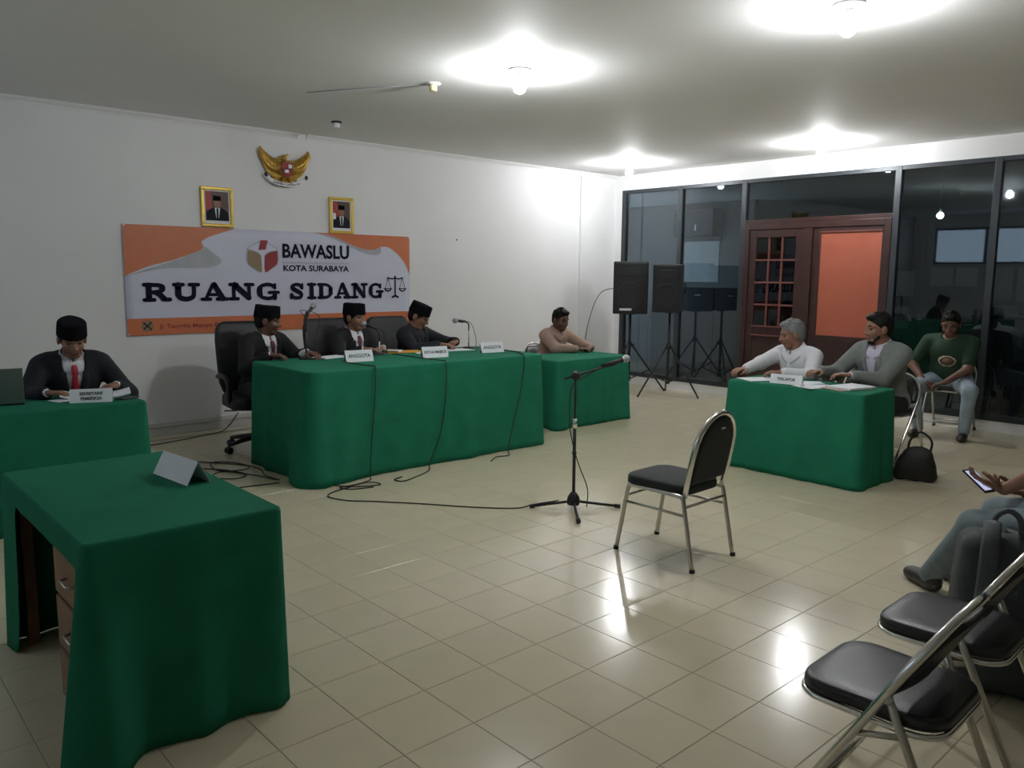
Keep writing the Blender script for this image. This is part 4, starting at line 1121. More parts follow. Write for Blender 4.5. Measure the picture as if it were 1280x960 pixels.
# ================================================================ people
def surface_nets(Fd, org, h):
    S_ = Fd < 0
    nx, ny, nz = Fd.shape
    c = lambda a, dx, dy, dz: a[dx:nx-1+dx, dy:ny-1+dy, dz:nz-1+dz]
    cnt = np.zeros((nx-1, ny-1, nz-1), np.int8)
    for dx in (0, 1):
        for dy in (0, 1):
            for dz in (0, 1): cnt += c(S_, dx, dy, dz)
    act = (cnt > 0) & (cnt < 8)
    I = np.argwhere(act)
    if len(I) == 0: return np.zeros((0, 3)), np.zeros((0, 4), int)
    idx = -np.ones(act.shape, np.int64); idx[act] = np.arange(len(I))
    acc = np.zeros((len(I), 3)); num = np.zeros(len(I))
    C8 = {}
    for dx in (0, 1):
        for dy in (0, 1):
            for dz in (0, 1): C8[(dx, dy, dz)] = Fd[I[:, 0]+dx, I[:, 1]+dy, I[:, 2]+dz]
    for a_ in C8:
        for ax in range(3):
            if a_[ax] == 0:
                b_ = list(a_); b_[ax] = 1; b_ = tuple(b_)
                fa, fb = C8[a_], C8[b_]
                m = (fa < 0) != (fb < 0)
                t = np.where(m, fa/np.where(m, fa-fb, 1), 0)
                p = np.tile(np.array(a_, float), (len(I), 1)); p[:, ax] += t
                acc += p*m[:, None]; num += m
    V = (acc/num[:, None]+I)*h+org
    faces = []
    for ax in range(3):
        o1, o2 = [(1, 2), (2, 0), (0, 1)][ax]
        sl = [slice(1, -1)]*3; sl[ax] = slice(0, -1)
        sh = list(sl); sh[ax] = slice(1, None)
        s0 = S_[tuple(sl)]; s1 = S_[tuple(sh)]
        E_ = np.argwhere(s0 != s1)
        if len(E_) == 0: continue
        base = E_.copy(); base[:, o1] += 1; base[:, o2] += 1
        inside0 = s0[E_[:, 0], E_[:, 1], E_[:, 2]]
        q = []
        for (d1, d2) in ((-1, -1), (0, -1), (0, 0), (-1, 0)):
            k = base.copy(); k[:, o1] += d1; k[:, o2] += d2
            q.append(idx[k[:, 0], k[:, 1], k[:, 2]])
        q = np.stack(q, 1)
        q[~inside0] = q[~inside0][:, ::-1]
        faces.append(q)
    return V, np.concatenate(faces)

V3 = lambda *a: np.array(a, float)
def unit(v): return v/(np.linalg.norm(v)+1e-12)
class RC:      # round cone
    def __init__(s, a, b, ra, rb, slot=0): s.a, s.b, s.ra, s.rb, s.slot = np.array(a, float), np.array(b, float), ra, rb, slot
    def grow(s, g): return RC(s.a, s.b, s.ra+g, s.rb+g, s.slot)
    def bbox(s):
        m = max(s.ra, s.rb); return np.minimum(s.a, s.b)-m, np.maximum(s.a, s.b)+m
    def d(s, P):
        ba = s.b-s.a; pa = P-s.a
        t = np.clip((pa@ba)/(ba@ba+1e-12), 0, 1)
        return np.linalg.norm(pa-t[..., None]*ba, axis=-1)-(s.ra+(s.rb-s.ra)*t)
class EL:      # ellipsoid with frame R (columns are axes)
    def __init__(s, c, r, R=np.eye(3), slot=0): s.c, s.r, s.R, s.slot = np.array(c, float), np.array(r, float), R, slot
    def grow(s, g): return EL(s.c, s.r+g, s.R, s.slot)
    def bbox(s): m = s.r.max(); return s.c-m, s.c+m
    def d(s, P):
        q = (P-s.c)@s.R
        k0 = np.linalg.norm(q/s.r, axis=-1); k1 = np.linalg.norm(q/(s.r*s.r), axis=-1)
        return np.where(k1 > 1e-9, k0*(k0-1)/np.maximum(k1, 1e-9), -s.r.min())

def field(P, prims, k):
    F_ = np.full(P.shape[:-1], 9.0)
    for p in prims:
        d_ = p.d(P); h_ = np.clip(.5+.5*(F_-d_)/k, 0, 1)
        F_ = F_*(1-h_)+d_*h_-k*h_*(1-h_)
    return F_
def sdf_mesh(prims, h, k, cuts=(), minus=()):
    lo = np.min([p.bbox()[0] for p in prims], 0)-h*3; hi = np.max([p.bbox()[1] for p in prims], 0)+h*3
    n = np.ceil((hi-lo)/h).astype(int)+1
    F_ = np.full(n, 9.0, np.float64)
    ax = [lo[i]+h*np.arange(n[i]) for i in range(3)]
    mg = k+3*h
    def window(b0, b1):
        i0 = np.clip(((b0-mg-lo)/h).astype(int), 0, n-1); i1 = np.clip(((b1+mg-lo)/h).astype(int)+2, 1, n)
        return tuple(slice(i0[i], i1[i]) for i in range(3))
    def pts(w): return np.stack(np.meshgrid(*[ax[i][w[i]] for i in range(3)], indexing='ij'), -1)
    for p in prims:
        w = window(*p.bbox()); P = pts(w); d_ = p.d(P); A = F_[w]
        hh_ = np.clip(.5+.5*(A-d_)/k, 0, 1)
        F_[w] = A*(1-hh_)+d_*hh_-k*hh_*(1-hh_)
    for p in minus:
        w = window(*p.bbox()); P = pts(w); d_ = -p.d(P); A = F_[w]; kk = .006
        hh_ = np.clip(.5-.5*(A-d_)/kk, 0, 1)
        F_[w] = A*(1-hh_)+d_*hh_+kk*hh_*(1-hh_)
    if cuts:
        w = tuple(slice(0, n[i]) for i in range(3)); P = pts(w)
        for cfun in cuts: F_ = np.maximum(F_, -cfun(P))
    V, Q = surface_nets(F_, lo, h)
    return V, Q
def slots(V, Q, prims):
    if not len(V): return np.zeros(0, int)
    c = V[Q].mean(1)
    D_ = np.stack([p.d(c) for p in prims], 1)
    return np.array([p.slot for p in prims])[D_.argmin(1)]
def np_mesh(name, parts, mats, parent):
    """parts: list of (V,Q,slots); one mesh object"""
    Vs = []; Qs = []; Ss = []; o = 0
    for V, Q, s_ in parts:
        Vs.append(V); Qs.append(Q+o); Ss.append(s_ if s_ is not None else np.zeros(len(Q), int)); o += len(V)
    V = np.concatenate(Vs); Q = np.concatenate(Qs); S_ = np.concatenate(Ss)
    me = bpy.data.meshes.new(name)
    me.vertices.add(len(V)); me.vertices.foreach_set('co', V.astype(np.float32).ravel())
    me.loops.add(Q.size); me.loops.foreach_set('vertex_index', Q.astype(np.int32).ravel())
    me.polygons.add(len(Q)); me.polygons.foreach_set('loop_start', np.arange(0, Q.size, 4, dtype=np.int32))
    me.polygons.foreach_set('loop_total', np.full(len(Q), 4, np.int32)) if False else None
    for m in mats: me.materials.append(m)
    me.update(calc_edges=True)
    me.polygons.foreach_set('material_index', S_.astype(np.int32)); me.polygons.foreach_set('use_smooth', np.ones(len(Q), bool))
    me.validate(); me.update()
    return link(name, me, parent)

def ik(a, tgt, l1, l2, hint):
    d_ = tgt-a; L = np.linalg.norm(d_); L2 = min(L, (l1+l2)*.995); u = unit(d_)
    tgt = a+u*L2
    x = (l1*l1-l2*l2+L2*L2)/(2*L2); y = math.sqrt(max(0, l1*l1-x*x))
    hv = hint-u*(hint@u)
    return a+u*x+unit(hv)*y, tgt

def hand_prims(wr, f, n, right, curl=.5, sc=1.0, thumb_in=.4, spread=.0, fore=None):
    f = unit(f); n = unit(n-f*(n@f)); th = np.cross(f, n)*(1 if right else -1)      # thumb side
    pr = [RC(wr-(f if fore is None else fore)*.06*sc, wr+f*.012*sc, .026*sc, .023*sc)]
    for q in (-.027, -.009, .009, .027):
        pr.append(RC(wr+f*.015*sc+th*q*.7*sc, wr+f*.082*sc+th*q*1.05*sc, .0155*sc, .0125*sc))
    lens = {.031: (.040, .024, .019), .0105: (.044, .028, .021), -.0105: (.041, .026, .020), -.031: (.033, .019, .017)}
    for q, L in lens.items():
        p = wr+f*.085*sc+th*q*sc; a_ = curl*.55
        dirv = unit(f+th*q*spread*8)
        for i, l in enumerate(L):
            dd = unit(dirv*math.cos(a_)+n*math.sin(a_))
            p2 = p+dd*l*sc
            pr.append(RC(p, p2, (.0092-.0009*i)*sc, (.0085-.0009*i)*sc)); p = p2; a_ += curl*.85
    p = wr+f*.022*sc+th*.024*sc
    p1 = p+unit(f*.62+th*.72+n*.25)*.045*sc
    p2 = p1+unit(f*.85+th*(.55-thumb_in)+n*.35)*.032*sc
    p3 = p2+unit(f*.9-th*thumb_in*.5+n*.35)*.026*sc
    pr += [RC(p, p1, .0155*sc, .0115*sc), RC(p1, p2, .011*sc, .0098*sc), RC(p2, p3, .0098*sc, .0078*sc)]
    return pr

def rotz_m(a): c, s = math.cos(a), math.sin(a); return np.array([[c, -s, 0], [s, c, 0], [0, 0, 1.0]])
def rotx_m(a): c, s = math.cos(a), math.sin(a); return np.array([[1.0, 0, 0], [0, c, -s], [0, s, c]])
def roty_m(a): c, s = math.cos(a), math.sin(a); return np.array([[c, 0, s], [0, 1.0, 0], [-s, 0, c]])

def person(label, loc, rz, hip=.53, lean=.15, roll=0, twist=0, head=(0, 0, 0), wl=None, wr=None, elbow=(.35, -.5, -.6), legs=None,
           skin=M_skin, outfit='suit', jacket=M_suit, shirt=M_shirt, tie=M_tiered, trousers=M_trouser, shoe=M_shoe,
           hair='cap', hairm=M_hair, fat=1.0, sc=1.0, curlL=.6, curlR=.6, palmL=(0, 0, -1), palmR=(0, 0, -1), handdirL=None, handdirR=None,
           beard=False, glasses=False, watch=None, shorts_sleeve=False, neck_fwd=.0, footdir=None, cross=None):
    """wl, wr: left / right wrist in world space; legs: ((left knee hint, left ankle), (right...)) local"""
    t = thing('person', label, 'person', loc, rz)
    Rw = rotz_m(rz); L0 = np.array(loc, float)
    loc_ = lambda p: Rw.T@(np.array(p, float)-L0)
    Rt = rotz_m(twist)@roty_m(roll)@rotx_m(-lean)      # torso frame: x right, y forward, z up the spine
    X, Y, Z = Rt[:, 0], Rt[:, 1], Rt[:, 2]
    hc = V3(0, 0, hip)
    tp = lambda x, y, z: hc+Rt@(V3(x, y, z)*sc)
    f = fat
    torso = [EL(tp(0, -.01, .01), V3(.165*f, .125*f, .12)*sc, Rt), EL(tp(0, .005*f, .15), V3(.150*f, .112*f*f, .17)*sc, Rt),
             EL(tp(0, 0, .33), V3(.165*f, .115*f, .18)*sc, Rt), RC(tp(-.13, -.015, .435), tp(.13, -.015, .435), .062*sc, .062*sc),
             RC(tp(0, -.015, .43), tp(0, -.005, .50), .07*sc, .055*sc)]
    shL, shR = tp(-.185*(.5+.5*f), -.005, .425), tp(.185*(.5+.5*f), -.005, .425)
    arms = {}
    for sd, sh, w in (('L', shL, wl), ('R', shR, wr)):
        s = -1 if sd == 'L' else 1
        tgt = loc_(w) if w is not None else tp(s*.2, .25, .05)
        el, tg = ik(sh, tgt, .285*sc, .255*sc, Rt@V3(s*elbow[0], elbow[1], elbow[2]))
        arms[sd] = (sh, el, tg)
    def arm_prims(sd, g=0, fe=1.0, ue=1.0):
        sh, el, wt = arms[sd]
        ff = .5+.5*f
        out = [RC(sh, sh+(el-sh)*ue, (.056*ff+g)*sc, ((.056+(.042-.056)*ue)*ff+g)*sc)]
        if fe > 0: out.append(RC(el, el+(wt-el)*fe, (.042*ff+g)*sc, ((.042+(.027-.042)*fe)*ff+g)*sc))
        return out
    legp = {}
    for i, sd in enumerate('LR'):
        s = -1 if sd == 'L' else 1
        hj = hc+rotz_m(twist*.3)@(V3(s*.092*f, .02, .0)*sc)
        kh, an = legs[i] if legs else ((0, 1, .6), (s*.11, .44, .09))
        kn, an2 = ik(hj, V3(*an), .44*sc, .42*sc, V3(*kh))
        legp[sd] = (hj, kn, an2)
    def leg_prims(g=0):
        out = []
        for sd in 'LR':
            hj, kn, an = legp[sd]
            out += [RC(hj, kn, (.088*f+g)*sc, (.060+g)*sc), RC(kn, an, (.058+g)*sc, (.042+g)*sc)]
        return out
    # ---- head
    neck = tp(0, .0, .485)
    yaw_, pit_, rol_ = head
    Rh = rotz_m(yaw_)@rotz_m(twist)@roty_m(rol_)@rotx_m(-pit_)
    hcn = neck+(Z*.055+V3(0, 0, .052)+Rh[:, 1]*.015+Rh[:, 2]*.035+V3(0, neck_fwd, 0))*sc
    hs = sc*1.07
    hp = lambda x, y, z: hcn+Rh@(V3(x, y, z)*hs)
    hd = [EL(hp(0, -.012, .028), V3(.076, .094, .086)*hs, Rh), EL(hp(0, .018, -.030), V3(.061, .070, .084)*hs, Rh),
          RC(hp(-.018, .052, -.090), hp(.018, .052, -.090), .024*hs, .024*hs), EL(hp(.036, .052, -.030), V3(.026, .026, .03)*hs, Rh), EL(hp(-.036, .052, -.030), V3(.026, .026, .03)*hs, Rh),
          RC(hp(-.045, .062, .022), hp(-.014, .078, .020), .011*hs, .011*hs), RC(hp(.045, .062, .022), hp(.014, .078, .020), .011*hs, .011*hs),
          RC(hp(0, .080, .010), hp(0, .102, -.030), .0085*hs, .0125*hs), EL(hp(.012, .090, -.034), V3(.010, .011, .008)*hs, Rh), EL(hp(-.012, .090, -.034), V3(.010, .011, .008)*hs, Rh),
          EL(hp(.078, -.012, -.008), V3(.010, .022, .034)*hs, Rh), EL(hp(-.078, -.012, -.008), V3(.010, .022, .034)*hs, Rh),
          RC(neck-Z*.03, hp(0, -.022, -.065), .056*hs*(.6+.4*f), .052*hs)]
    lips = [RC(hp(-.020, .079, -.060), hp(.020, .079, -.060), .0065*hs, .0065*hs, 1), RC(hp(-.016, .079, -.069), hp(.016, .079, -.069), .0065*hs, .0065*hs, 1)]
    eyes = [EL(hp(.030, .066, .0), V3(.0145, .0125, .0085)*hs, Rh, 2), EL(hp(-.030, .066, .0), V3(.0145, .0125, .0085)*hs, Rh, 2)]
    soc = [EL(hp(.030, .090, .002), V3(.016, .014, .010)*hs, Rh), EL(hp(-.030, .090, .002), V3(.016, .014, .010)*hs, Rh)]
    allh = hd+lips
    Vh, Qh = sdf_mesh(allh, .0058, .012, minus=soc)
    parts = [(Vh, Qh, slots(Vh, Qh, allh))]
    Ve, Qe = sdf_mesh(eyes, .004, .001); parts.append((Ve, Qe, np.full(len(Qe), 2)))
    # ---- coarse body under the clothes, continuous from neck to ankles
    bp = torso+arm_prims('L')+arm_prims('R')+leg_prims()
    if outfit == 'none': pass
    Vb, Qb = sdf_mesh(bp, .014, .035); parts.append((Vb, Qb, None))
    hands = {}
    for sd, pal, cu, hdv in (('L', palmL, curlL, handdirL), ('R', palmR, curlR, handdirR)):
        sh, el, wt = arms[sd]
        fd = unit(wt-el)
        if hdv is not None: fd = unit(Rw.T@np.array(hdv, float))
        pn_ = Rw.T@np.array(pal, float)
        prs = hand_prims(wt, fd, pn_, sd == 'R', cu, sc, fore=unit(wt-el))
        hands[sd] = (wt, fd, unit(pn_-fd*(pn_@fd)))
        Vf, Qf = sdf_mesh(prs, .0045, .006); parts.append((Vf, Qf, None))
    body = np_mesh('body', parts, [skin, M_lip, M_eye], t)
    # ---- clothes
    lp = leg_prims(.012)
    tr = lp+[torso[0].grow(.012), RC(tp(0, 0, .04), tp(0, 0, .12), .13*f*sc, .125*f*sc)]
    Vt, Qt = sdf_mesh(tr, .012, .03)
    np_mesh('trousers', [(Vt, Qt, None)], [trousers], t)
    for i, sd in enumerate('LR'):
        hj, kn, an = legp[sd]
        fd = V3(*footdir[i]) if footdir else unit(V3(legs[i][0][0]*.2 if legs else 0, 1, 0))
        fd = unit(fd)
        up = V3(0, 0, 1) if abs(fd[2]) < .8 else V3(0, 1, 0)
        up = unit(up-fd*(up@fd)); sdv = np.cross(fd, up)
        b = an-up*.055*sc
        Rf = np.stack([sdv, fd, up], 1)
        sp = [EL(b+fd*.06*sc+up*.012*sc, V3(.044, .135, .040)*sc, Rf), EL(b-fd*.02*sc+up*.035*sc, V3(.038, .052, .062)*sc, Rf), EL(b+fd*.13*sc+up*.004*sc, V3(.046, .065, .034)*sc, Rf)]
        zc_ = b-up*.024*sc
        Vs, Qs = sdf_mesh(sp, .008, .02, cuts=[lambda P, zc_=zc_, up=up: (P-zc_)@up])
        np_mesh('shoe', [(Vs, Qs, None)], [shoe], t)
    tl = lambda P: (P-hc)@Rt/sc          # to torso frame
    def neckcut(zc, sl, r):              # removed region round the neck, lower at the front
        def fn(P):
            q = tl(P)
            return np.maximum(np.hypot(q[..., 0], q[..., 1]*.9)-r*f**.5, -(q[..., 2]-zc+sl*np.clip(q[..., 1], 0, 1)))
        return fn
    if outfit == 'suit':
        sp = [p.grow(.010) for p in torso]+arm_prims('L', .006, .96)+arm_prims('R', .006, .96)
        Vs, Qs = sdf_mesh(sp, .012, .03, cuts=[neckcut(.488, .35, .066)])
        np_mesh('shirt', [(Vs, Qs, None)], [shirt], t)
        jp = [p.grow(.024) for p in torso]+arm_prims('L', .018, .88)+arm_prims('R', .018, .88)
        def vcut(P):
            q = tl(P); wv = np.clip((q[..., 2]-.10)/.38, 0, 1)*.072
            return np.maximum(np.abs(q[..., 0])-wv, .01-q[..., 1])
        Vj, Qj = sdf_mesh(jp, .010, .035, cuts=[vcut, neckcut(.474, .45, .080)])
        np_mesh('jacket', [(Vj, Qj, None)], [jacket], t)
        surf = [p.grow(.010) for p in torso]; surfj = [p.grow(.024) for p in torso]
    else:
        g = .014
        ue, fe = (.72, 0) if shorts_sleeve else (1.0, .90)
        sp = [p.grow(g) for p in torso]+arm_prims('L', .016, fe, ue)+arm_prims('R', .016, fe, ue)
        Vs, Qs = sdf_mesh(sp, .010, .03, cuts=[neckcut(.50, .55, .070)])
        np_mesh('shirt', [(Vs, Qs, None)], [shirt], t)
        surf = [p.grow(g) for p in torso]
    def front_y(x, z, pr):     # forward surface of the torso at torso-frame x, z
        ys = np.linspace(.30, .0, 121)
        P = np.array([tp(x, y, z) for y in ys]); d_ = field(P, pr, .03)
        k = np.argmax(d_ < 0); return ys[k]
    def strip(name, cl, m, pr, off=.004):     # cl: list of (x, z, half width) down the chest
        q = MB()
        for (x, z, hw) in cl:
            for sx in (-1, 1):
                y = front_y(x+sx*hw, z, pr)+off
                q.v.append(tuple(tp(x+sx*hw, y, z)))
        for i in range(len(cl)-1): q.f.append((2*i, 2*i+1, 2*i+3, 2*i+2))
        q.m = [0]*len(q.f); q.sm = [True]*len(q.f)
        return q.build(name, m, t, solid=.006)
    # collar: two leaves round the neck
    if outfit != 'tee':
        for s in (-1, 1):
            q = MB(); k = 9
            for i in range(k):
                a = math.radians(-90+6)+(math.pi-math.radians(12))*i/(k-1)    # back to front on one side
                cx_, cy_ = math.cos(a)*.069*s*(.7+.3*f), math.sin(a)*.070
                fr_ = i/(k-1)
                zt = .548-.048*fr_; zb = .508-.105*fr_**1.2
                q.v.append(tuple(tp(cx_, cy_-.008, zt))); yb_ = cy_*1.36-.004+.022*fr_
                if fr_ > .45: yb_ = max(yb_, front_y(cx_*1.42+s*.012*fr_, zb, surf)+.005)
                q.v.append(tuple(tp(cx_*1.42+s*.012*fr_, yb_, zb)))
            for i in range(k-1): q.f.append((2*i, 2*i+1, 2*i+3, 2*i+2))
            q.m = [0]*len(q.f); q.sm = [True]*len(q.f)
            q.build('collar', shirt, t, solid=.004)
    if tie:
        strip('tie', [(0, .470, .015), (0, .445, .021), (0, .40, .016), (0, .34, .022), (0, .26, .028), (0, .16, .034), (0, .08, .036)], tie, surf, .013)
    if outfit == 'suit':
        for s in (-1, 1):
            strip('lapel', [(s*.070, .43, .016), (s*.072, .37, .026), (s*.060, .30, .026), (s*.042, .22, .018), (s*.022, .13, .008)], jacket, surfj, .002)
    else:
        if outfit == 'shirt':
            strip('button_placket', [(0, z, .013) for z in (.40, .34, .28, .22, .16, .10)], shirt, surf, .002)
    # ---- hair, cap
    if hair in ('short', 'cap'):
        hv = [EL(hp(0, -.016, .032), V3(.083, .100, .093)*hs, Rh), EL(hp(0, -.045, -.02), V3(.070, .060, .060)*hs, Rh)]
        if hair == 'short': hv.append(EL(hp(.0, .045, .092), V3(.055, .045, .026)*hs, Rh))
        if hair == 'short':
            rs = random.Random(int(abs(loc[0])*100))
            for _ in range(34):
                th_, ph_ = rs.uniform(0, 6.283), rs.uniform(.0, 1.15)
                dx, dy, dz = math.sin(ph_)*math.cos(th_), math.sin(ph_)*math.sin(th_), math.cos(ph_)
                p0 = hp(dx*.076, dy*.092-.016, dz*.086+.032); p1 = p0+Rh@V3(dx*.016+rs.uniform(-.008, .008), dy*.016+.008, dz*.014)*hs
                hv.append(RC(p0, p1, .011*hs, .005*hs))
        A_, n_ = V3(0, .080, .072 if hair == 'short' else .05), unit(V3(0, .69, -.724))
        hl = lambda P: (P-hcn)@Rh/hs
        cut1 = lambda P: (hl(P)-A_)@(-n_)*-1
        Vr, Qr = sdf_mesh(hv, .007, .015, cuts=[lambda P: (hl(P)-A_)@n_*-1*-1 if False else -((hl(P)-A_)@n_)*1.0])
        np_mesh('hair', [(Vr, Qr, None)], [hairm], t)
    if hair == 'cap':
        q = MB(); n = 28
        rings = [(.090, .108, .030), (.090, .108, .036), (.0885, .105, .075), (.086, .101, .112), (.082, .096, .118), (.05, .06, .121)]
        for (a_, b_, z_) in rings:
            for i in range(n):
                an = 2*math.pi*i/n
                x_, y_ = a_*math.cos(an), b_*math.sin(an)-.010
                zz_ = z_+(.010*(1-abs(x_)/.09) if z_ > .1 else 0)+.06*(y_*.35)
                q.v.append(tuple(hp(x_, y_, zz_)))
        for r_ in range(len(rings)-1):
            for i in range(n): q.f.append((r_*n+i, r_*n+(i+1) % n, (r_+1)*n+(i+1) % n, (r_+1)*n+i))
        q.f.append(tuple((len(rings)-1)*n+i for i in range(n))); q.f.append(tuple(reversed(range(n))))
        q.m = [0]*len(q.f); q.sm = [True]*len(q.f)
        q.build('cap', M_velvet, t)
    if beard:
        bv = [RC(hp(-.022, .074, -.048), hp(.022, .074, -.048), .008*hs, .008*hs), RC(hp(-.018, .056, -.098), hp(.018, .056, -.098), .022*hs, .022*hs),
              RC(hp(-.052, .025, -.06), hp(-.02, .055, -.095), .014*hs, .016*hs), RC(hp(.052, .025, -.06), hp(.02, .055, -.095), .014*hs, .016*hs)]
        Vr, Qr = sdf_mesh(bv, .006, .01); np_mesh('beard', [(Vr, Qr, None)], [M_hair], t)
    for s in (-1, 1):
        q = MB(); q.tube([tuple(hp(s*.046, .070, .024)), tuple(hp(s*.030, .0845, .030)), tuple(hp(s*.014, .087, .025))], [.003, .0045, .003], 6); q.build('eyebrow', hairm if hairm is not M_hairg else M_hairg, t)
    if glasses:
        q = MB()
        for s in (-1, 1):
            q.tube([tuple(hp(s*.031+.021*math.cos(a*.5236), .092, .0+.016*math.sin(a*.5236))) for a in range(12)], .0018, 6, closed=True)
            q.tube([tuple(hp(s*.052, .090, .004)), tuple(hp(s*.080, .06, .006)), tuple(hp(s*.085, -.01, .004))], .0018, 6)
        q.tube([tuple(hp(-.010, .094, .002)), tuple(hp(.010, .094, .002))], .0018, 6)
        q.build('glasses', M_plastic, t)
    if watch:
        sh, el, wt = arms[watch]; u_ = unit(wt-el)
        q = MB(); c = wt-u_*.035
        q.tube([tuple(c-u_*.011), tuple(c+u_*.011)], .0335*sc, 18, caps=False); wo_ = q.build('watch_strap', M_chrome if skin is M_skin2 or True else M_plastic, t, solid=.004)
        n_ = -hands[watch][2]
        p = c+n_*.034
        MB().tube([tuple(p), tuple(p+n_*.009)], .018, 16).build('watch_case', M_chrome, wo_)
    return t, dict(hp=hp, tp=tp, arms=arms, hands=hands, legs=legp, Rw=Rw, L0=L0, strip=strip, surf=surf, front=front_y)
# cuts are given as functions that are NEGATIVE inside the removed region
# --- the three judges
PI = math.pi
person('judge in black suit and cap turning to the side at the open table end', (3.13, 6.86, 0), PI, hip=.56, lean=.22, twist=.25, head=(.75, .12, 0),
       wl=(3.33, 6.32, .915), wr=(3.02, 6.38, .905), jacket=M_suitb, tie=M_tiedark, skin=M_skin2, handdirL=(.3, -1, -.1), handdirR=(.75, -.6, -.05), curlR=.9)
person('middle judge in black suit and maroon tie speaking into the short microphone', (4.05, 6.88, 0), PI, hip=.56, lean=.20, twist=.15, head=(.30, .05, 0),
       wl=(4.14, 6.37, .905), wr=(3.92, 6.37, .905), jacket=M_suitb, tie=M_tiedark, skin=M_skin, handdirL=(-.8, -.5, 0), handdirR=(.8, -.5, 0), beard=False)
person('judge in dark suit and cap looking down at his writing', (4.76, 6.88, 0), PI, hip=.56, lean=.22, twist=.35, head=(.30, .42, 0),
       wl=(5.00, 6.36, .925), wr=(4.78, 6.34, .905), elbow=(.8, -.3, -.5), jacket=M_suit, tie=None, shirt=M_suit, skin=M_skin, handdirL=(-.9, -.35, -.2), handdirR=(.5, -.8, 0), curlL=1.0, glasses=True)
# --- clerk
person('man in navy suit with bright red tie and black cap reading pages', (1.50, 6.46, 0), PI, hip=.535, lean=.36, twist=-.08, head=(-.02, .36, 0), neck_fwd=.02,
       wl=(1.70, 6.03, .80), wr=(1.24, 5.93, .795), elbow=(.45, -.4, -.6), jacket=M_suit, tie=M_tiered, skin=M_skin, handdirR=(.85, -.5, 0), handdirL=(-.8, -.6, 0), fat=1.06)
# --- man in tan
person('man in tan uniform shirt leaning on the small green table', (6.76, 6.90, 0), PI, hip=.51, lean=.46, twist=.05, head=(-.02, .25, 0),
       wl=(6.92, 6.27, .765), wr=(6.66, 6.25, .765), elbow=(.9, -.2, -.5), outfit='shirt', shirt=M_tan, tie=None, trousers=M_trouser, skin=M_skin2, hair='short', handdirL=(-.9, -.3, 0), handdirR=(.9, -.2, 0), watch='L')
# --- two men at the right table
person('grey haired man in white shirt leaning on the table', (6.93, 3.60, 0), math.radians(72), hip=.51, lean=.42, twist=.10, head=(-.60, .18, 0),
       wl=(6.30, 3.52, .785), wr=(6.28, 3.86, .785), elbow=(.8, -.2, -.6), outfit='shirt', shirt=M_shirt, tie=None, skin=M_skin, hair='short', hairm=M_hairg, handdirL=(-.5, .8, 0), handdirR=(-.9, .2, 0), watch='L', fat=1.06)
person('man in grey blazer over a pale shirt with dark hair', (6.98, 2.92, 0), math.radians(74), hip=.54, lean=.22, twist=.05, head=(-.52, .08, 0),
       wl=(6.45, 2.98, .80), wr=(6.50, 3.28, .80), jacket=M_greyj, shirt=M_lilac, tie=None, skin=M_skin, hair='short', beard=True, handdirL=(-.5, .8, .1), handdirR=(-.9, .1, .1), fat=1.10, sc=1.03)
# --- man in green T-shirt against the glass
tg, gi = person('man in dark green printed shirt and light jeans against the glass', (8.97, 3.10, 0), math.radians(97), hip=.54, lean=.28, twist=.0, head=(.05, .40, 0),
       wl=(8.60, 3.02, .56), wr=(8.62, 3.24, .56), elbow=(.9, -.1, -.5), outfit='tee', shirt=M_tshirt, tie=None, trousers=M_jeans, skin=M_skin2, hair='short', shorts_sleeve=True, fat=1.16,
       legs=(((-.35, .8, .6), (-.24, .38, .085)), ((.35, .8, .6), (.17, .44, .085))), handdirL=(-.3, .9, -.3), handdirR=(-.3, -.9, -.3), curlL=.9, curlR=.9)
gi['strip']('shirt_print', [(0, .33, .03), (.0, .30, .075), (.0, .27, .085), (0, .24, .07), (0, .22, .03)], M_print, gi['surf'], .003)
gi['strip']('shirt_print', [(-.005, .305, .03), (-.005, .285, .05), (-.005, .26, .05), (-.005, .24, .03)], M_farboard, gi['surf'], .006)
# --- person with the phone, mostly outside the picture
tp_, pi_ = person('seated person in grey blue jeans holding a lit phone above the lap', (4.13, .83, 0), math.radians(-10), hip=.54, lean=-.12, head=(0, .45, 0),
       wl=(4.16, 1.175, .61), wr=(4.34, 1.13, .585), elbow=(.6, -.6, -.4), outfit='shirt', shirt=M_tshirt, tie=None, trousers=M_jeansd, skin=M_skin, hair='short', shorts_sleeve=True, watch='R',
       legs=(((-.1, .8, .6), (.03, .68, .085)), ((.1, .8, .6), (.22, .64, .085))), footdir=((.45, 1, 0), (.5, 1, 0)), shoe=M_shoe,
       handdirL=(-.25, .95, .25), handdirR=(-.70, .70, .15), curlR=.55, curlL=.45, palmR=(-.3, 0, 1), palmL=(.5, 0, 1))
ph = thing('mobile_phone', 'phone with a lit pale screen in the seated person\'s hand', 'phone', (4.145, 1.27, .645), 0)
Mp = Matrix.Rotation(math.radians(-18), 4, 'Z') @ Matrix.Rotation(math.radians(32), 4, 'X')
MB().lim(-.036, .036, -.075, .075, -.0045, .0045, 0, Mp).build('body', M_plastic, ph, bevel=.003)
MB().lim(-.031, .031, -.064, .064, .0045, .0052, 0, Mp).build('screen', M_screen, ph)

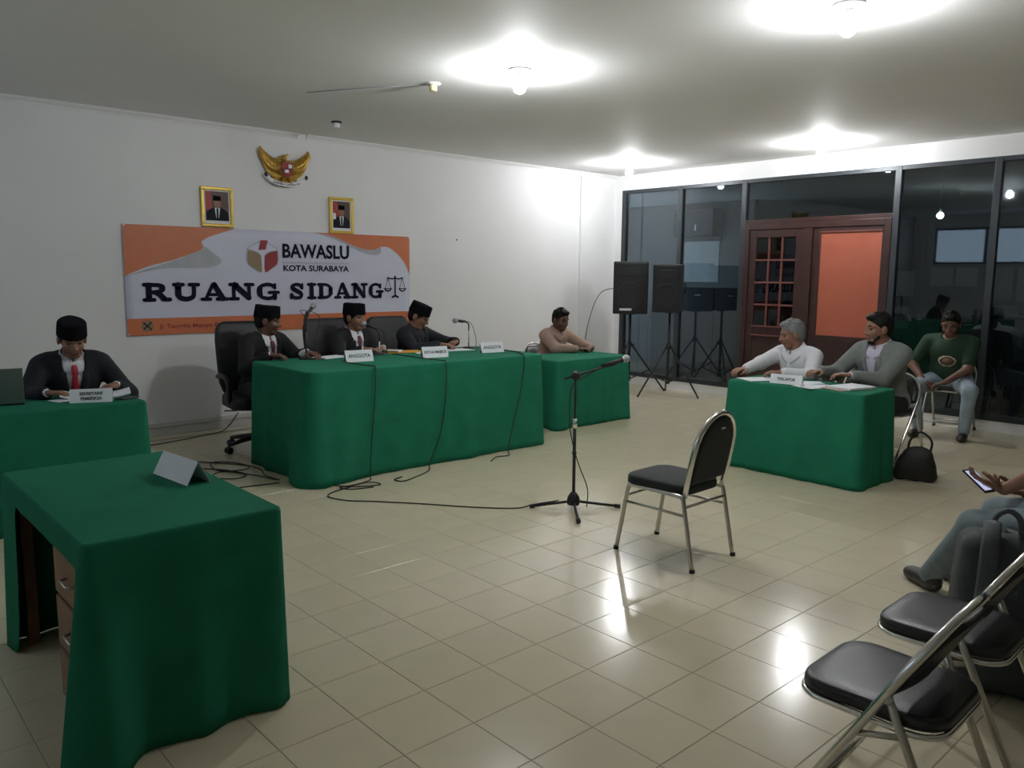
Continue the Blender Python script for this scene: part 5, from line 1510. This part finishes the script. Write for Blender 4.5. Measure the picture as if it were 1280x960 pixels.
# ================================================================ bags
def soft_box(w, d, h, r, n=8):
    V, Q = sdf_mesh([RC((sx*(w/2-r), sy*(d/2-r), r), (sx*(w/2-r)*.86, sy*(d/2-r)*.8, h-r), r, r*.9) for sx in (-1, 1) for sy in (-1, 1)]
                    + [EL((0, 0, h*.42), (w*.46, d*.52, h*.40)), EL((0, -d*.16, h*.30), (w*.40, d*.46, h*.26)), EL((0, 0, h*.7), (w*.42, d*.42, h*.28))], .012, .05)
    return V, Q
bp_ = thing('backpack', 'dark grey backpack with padded straps standing beside the chair row', 'bag', (3.40, .93, 0), math.radians(-62))
V, Q = soft_box(.36, .25, .64, .07); np_mesh('body', [(V, Q, None)], [M_bag], bp_)
V, Q = sdf_mesh([EL((0, .13, .20), (.14, .05, .15)), EL((0, .13, .12), (.13, .05, .09))], .012, .03); np_mesh('front_pocket', [(V, Q, None)], [M_bag], bp_)
def strap(pts, w=.030, th=.010):
    P_ = spline(pts, 7); q = MB()
    for i, p in enumerate(P_):
        t_ = (P_[min(i+1, len(P_)-1)]-P_[max(i-1, 0)]).normalized()
        sd = Vector((1, 0, 0)); sd = (sd-t_*sd.dot(t_)).normalized(); up_ = t_.cross(sd)
        for a_ in range(8):
            an = a_*math.pi/4
            q.v.append(tuple(p+sd*w*math.cos(an)+up_*th*math.sin(an)))
    for i in range(len(P_)-1):
        for a_ in range(8): q.f.append((i*8+a_, i*8+(a_+1) % 8, (i+1)*8+(a_+1) % 8, (i+1)*8+a_))
    q.f.append(tuple(reversed(range(8)))); q.f.append(tuple((len(P_)-1)*8+a_ for a_ in range(8)))
    q.m = [0]*len(q.f); q.sm = [True]*len(q.f)
    return q
for s in (-1, 1):
    strap([(s*.06, -.02, .61), (s*.075, -.12, .70), (s*.10, -.235, .66), (s*.115, -.28, .50), (s*.12, -.24, .32), (s*.13, -.13, .16)]).build('shoulder_strap', M_strap, bp_)
MB().tube(spline([(-.05, 0, .62), (-.04, 0, .69), (0, 0, .72), (.04, 0, .69), (.05, 0, .62)], 6), .011, 8).build('carry_handle', M_strap, bp_)
MB().tube(spline([(.12, -.12, .12), (.13, -.17, .06), (.12, -.22, .008)], 6), .006, 6).build('strap_tail', M_bagk, bp_)
MB().tube(spline([(-.15, .06, .44), (-.10, .09, .55), (0, .10, .585), (.10, .09, .55), (.15, .06, .44)], 6), .005, 6).build('zip', M_bagk, bp_)
hb = thing('shoulder_bag', 'black bag on the floor leaning by the green table corner', 'bag', (6.56, 2.47, 0), math.radians(112))
V, Q = sdf_mesh([RC((-.11, 0, .05), (-.07, .0, .20), .05, .035), RC((.11, 0, .05), (.05, 0, .22), .05, .035), EL((0, 0, .12), (.14, .075, .12)), EL((-.02, 0, .22), (.09, .05, .06))], .01, .04)
np_mesh('body', [(V, Q, None)], [M_bagk], hb)
MB().tube(spline([(-.09, 0, .22), (-.10, .02, .33), (-.02, .03, .40), (.05, .02, .33), (.06, 0, .23)], 7), .009, 8).build('strap', M_bagk, hb)
MB().lim(-.03, .03, -.082, -.072, .10, .13).build('buckle', M_steel, hb, bevel=.003)
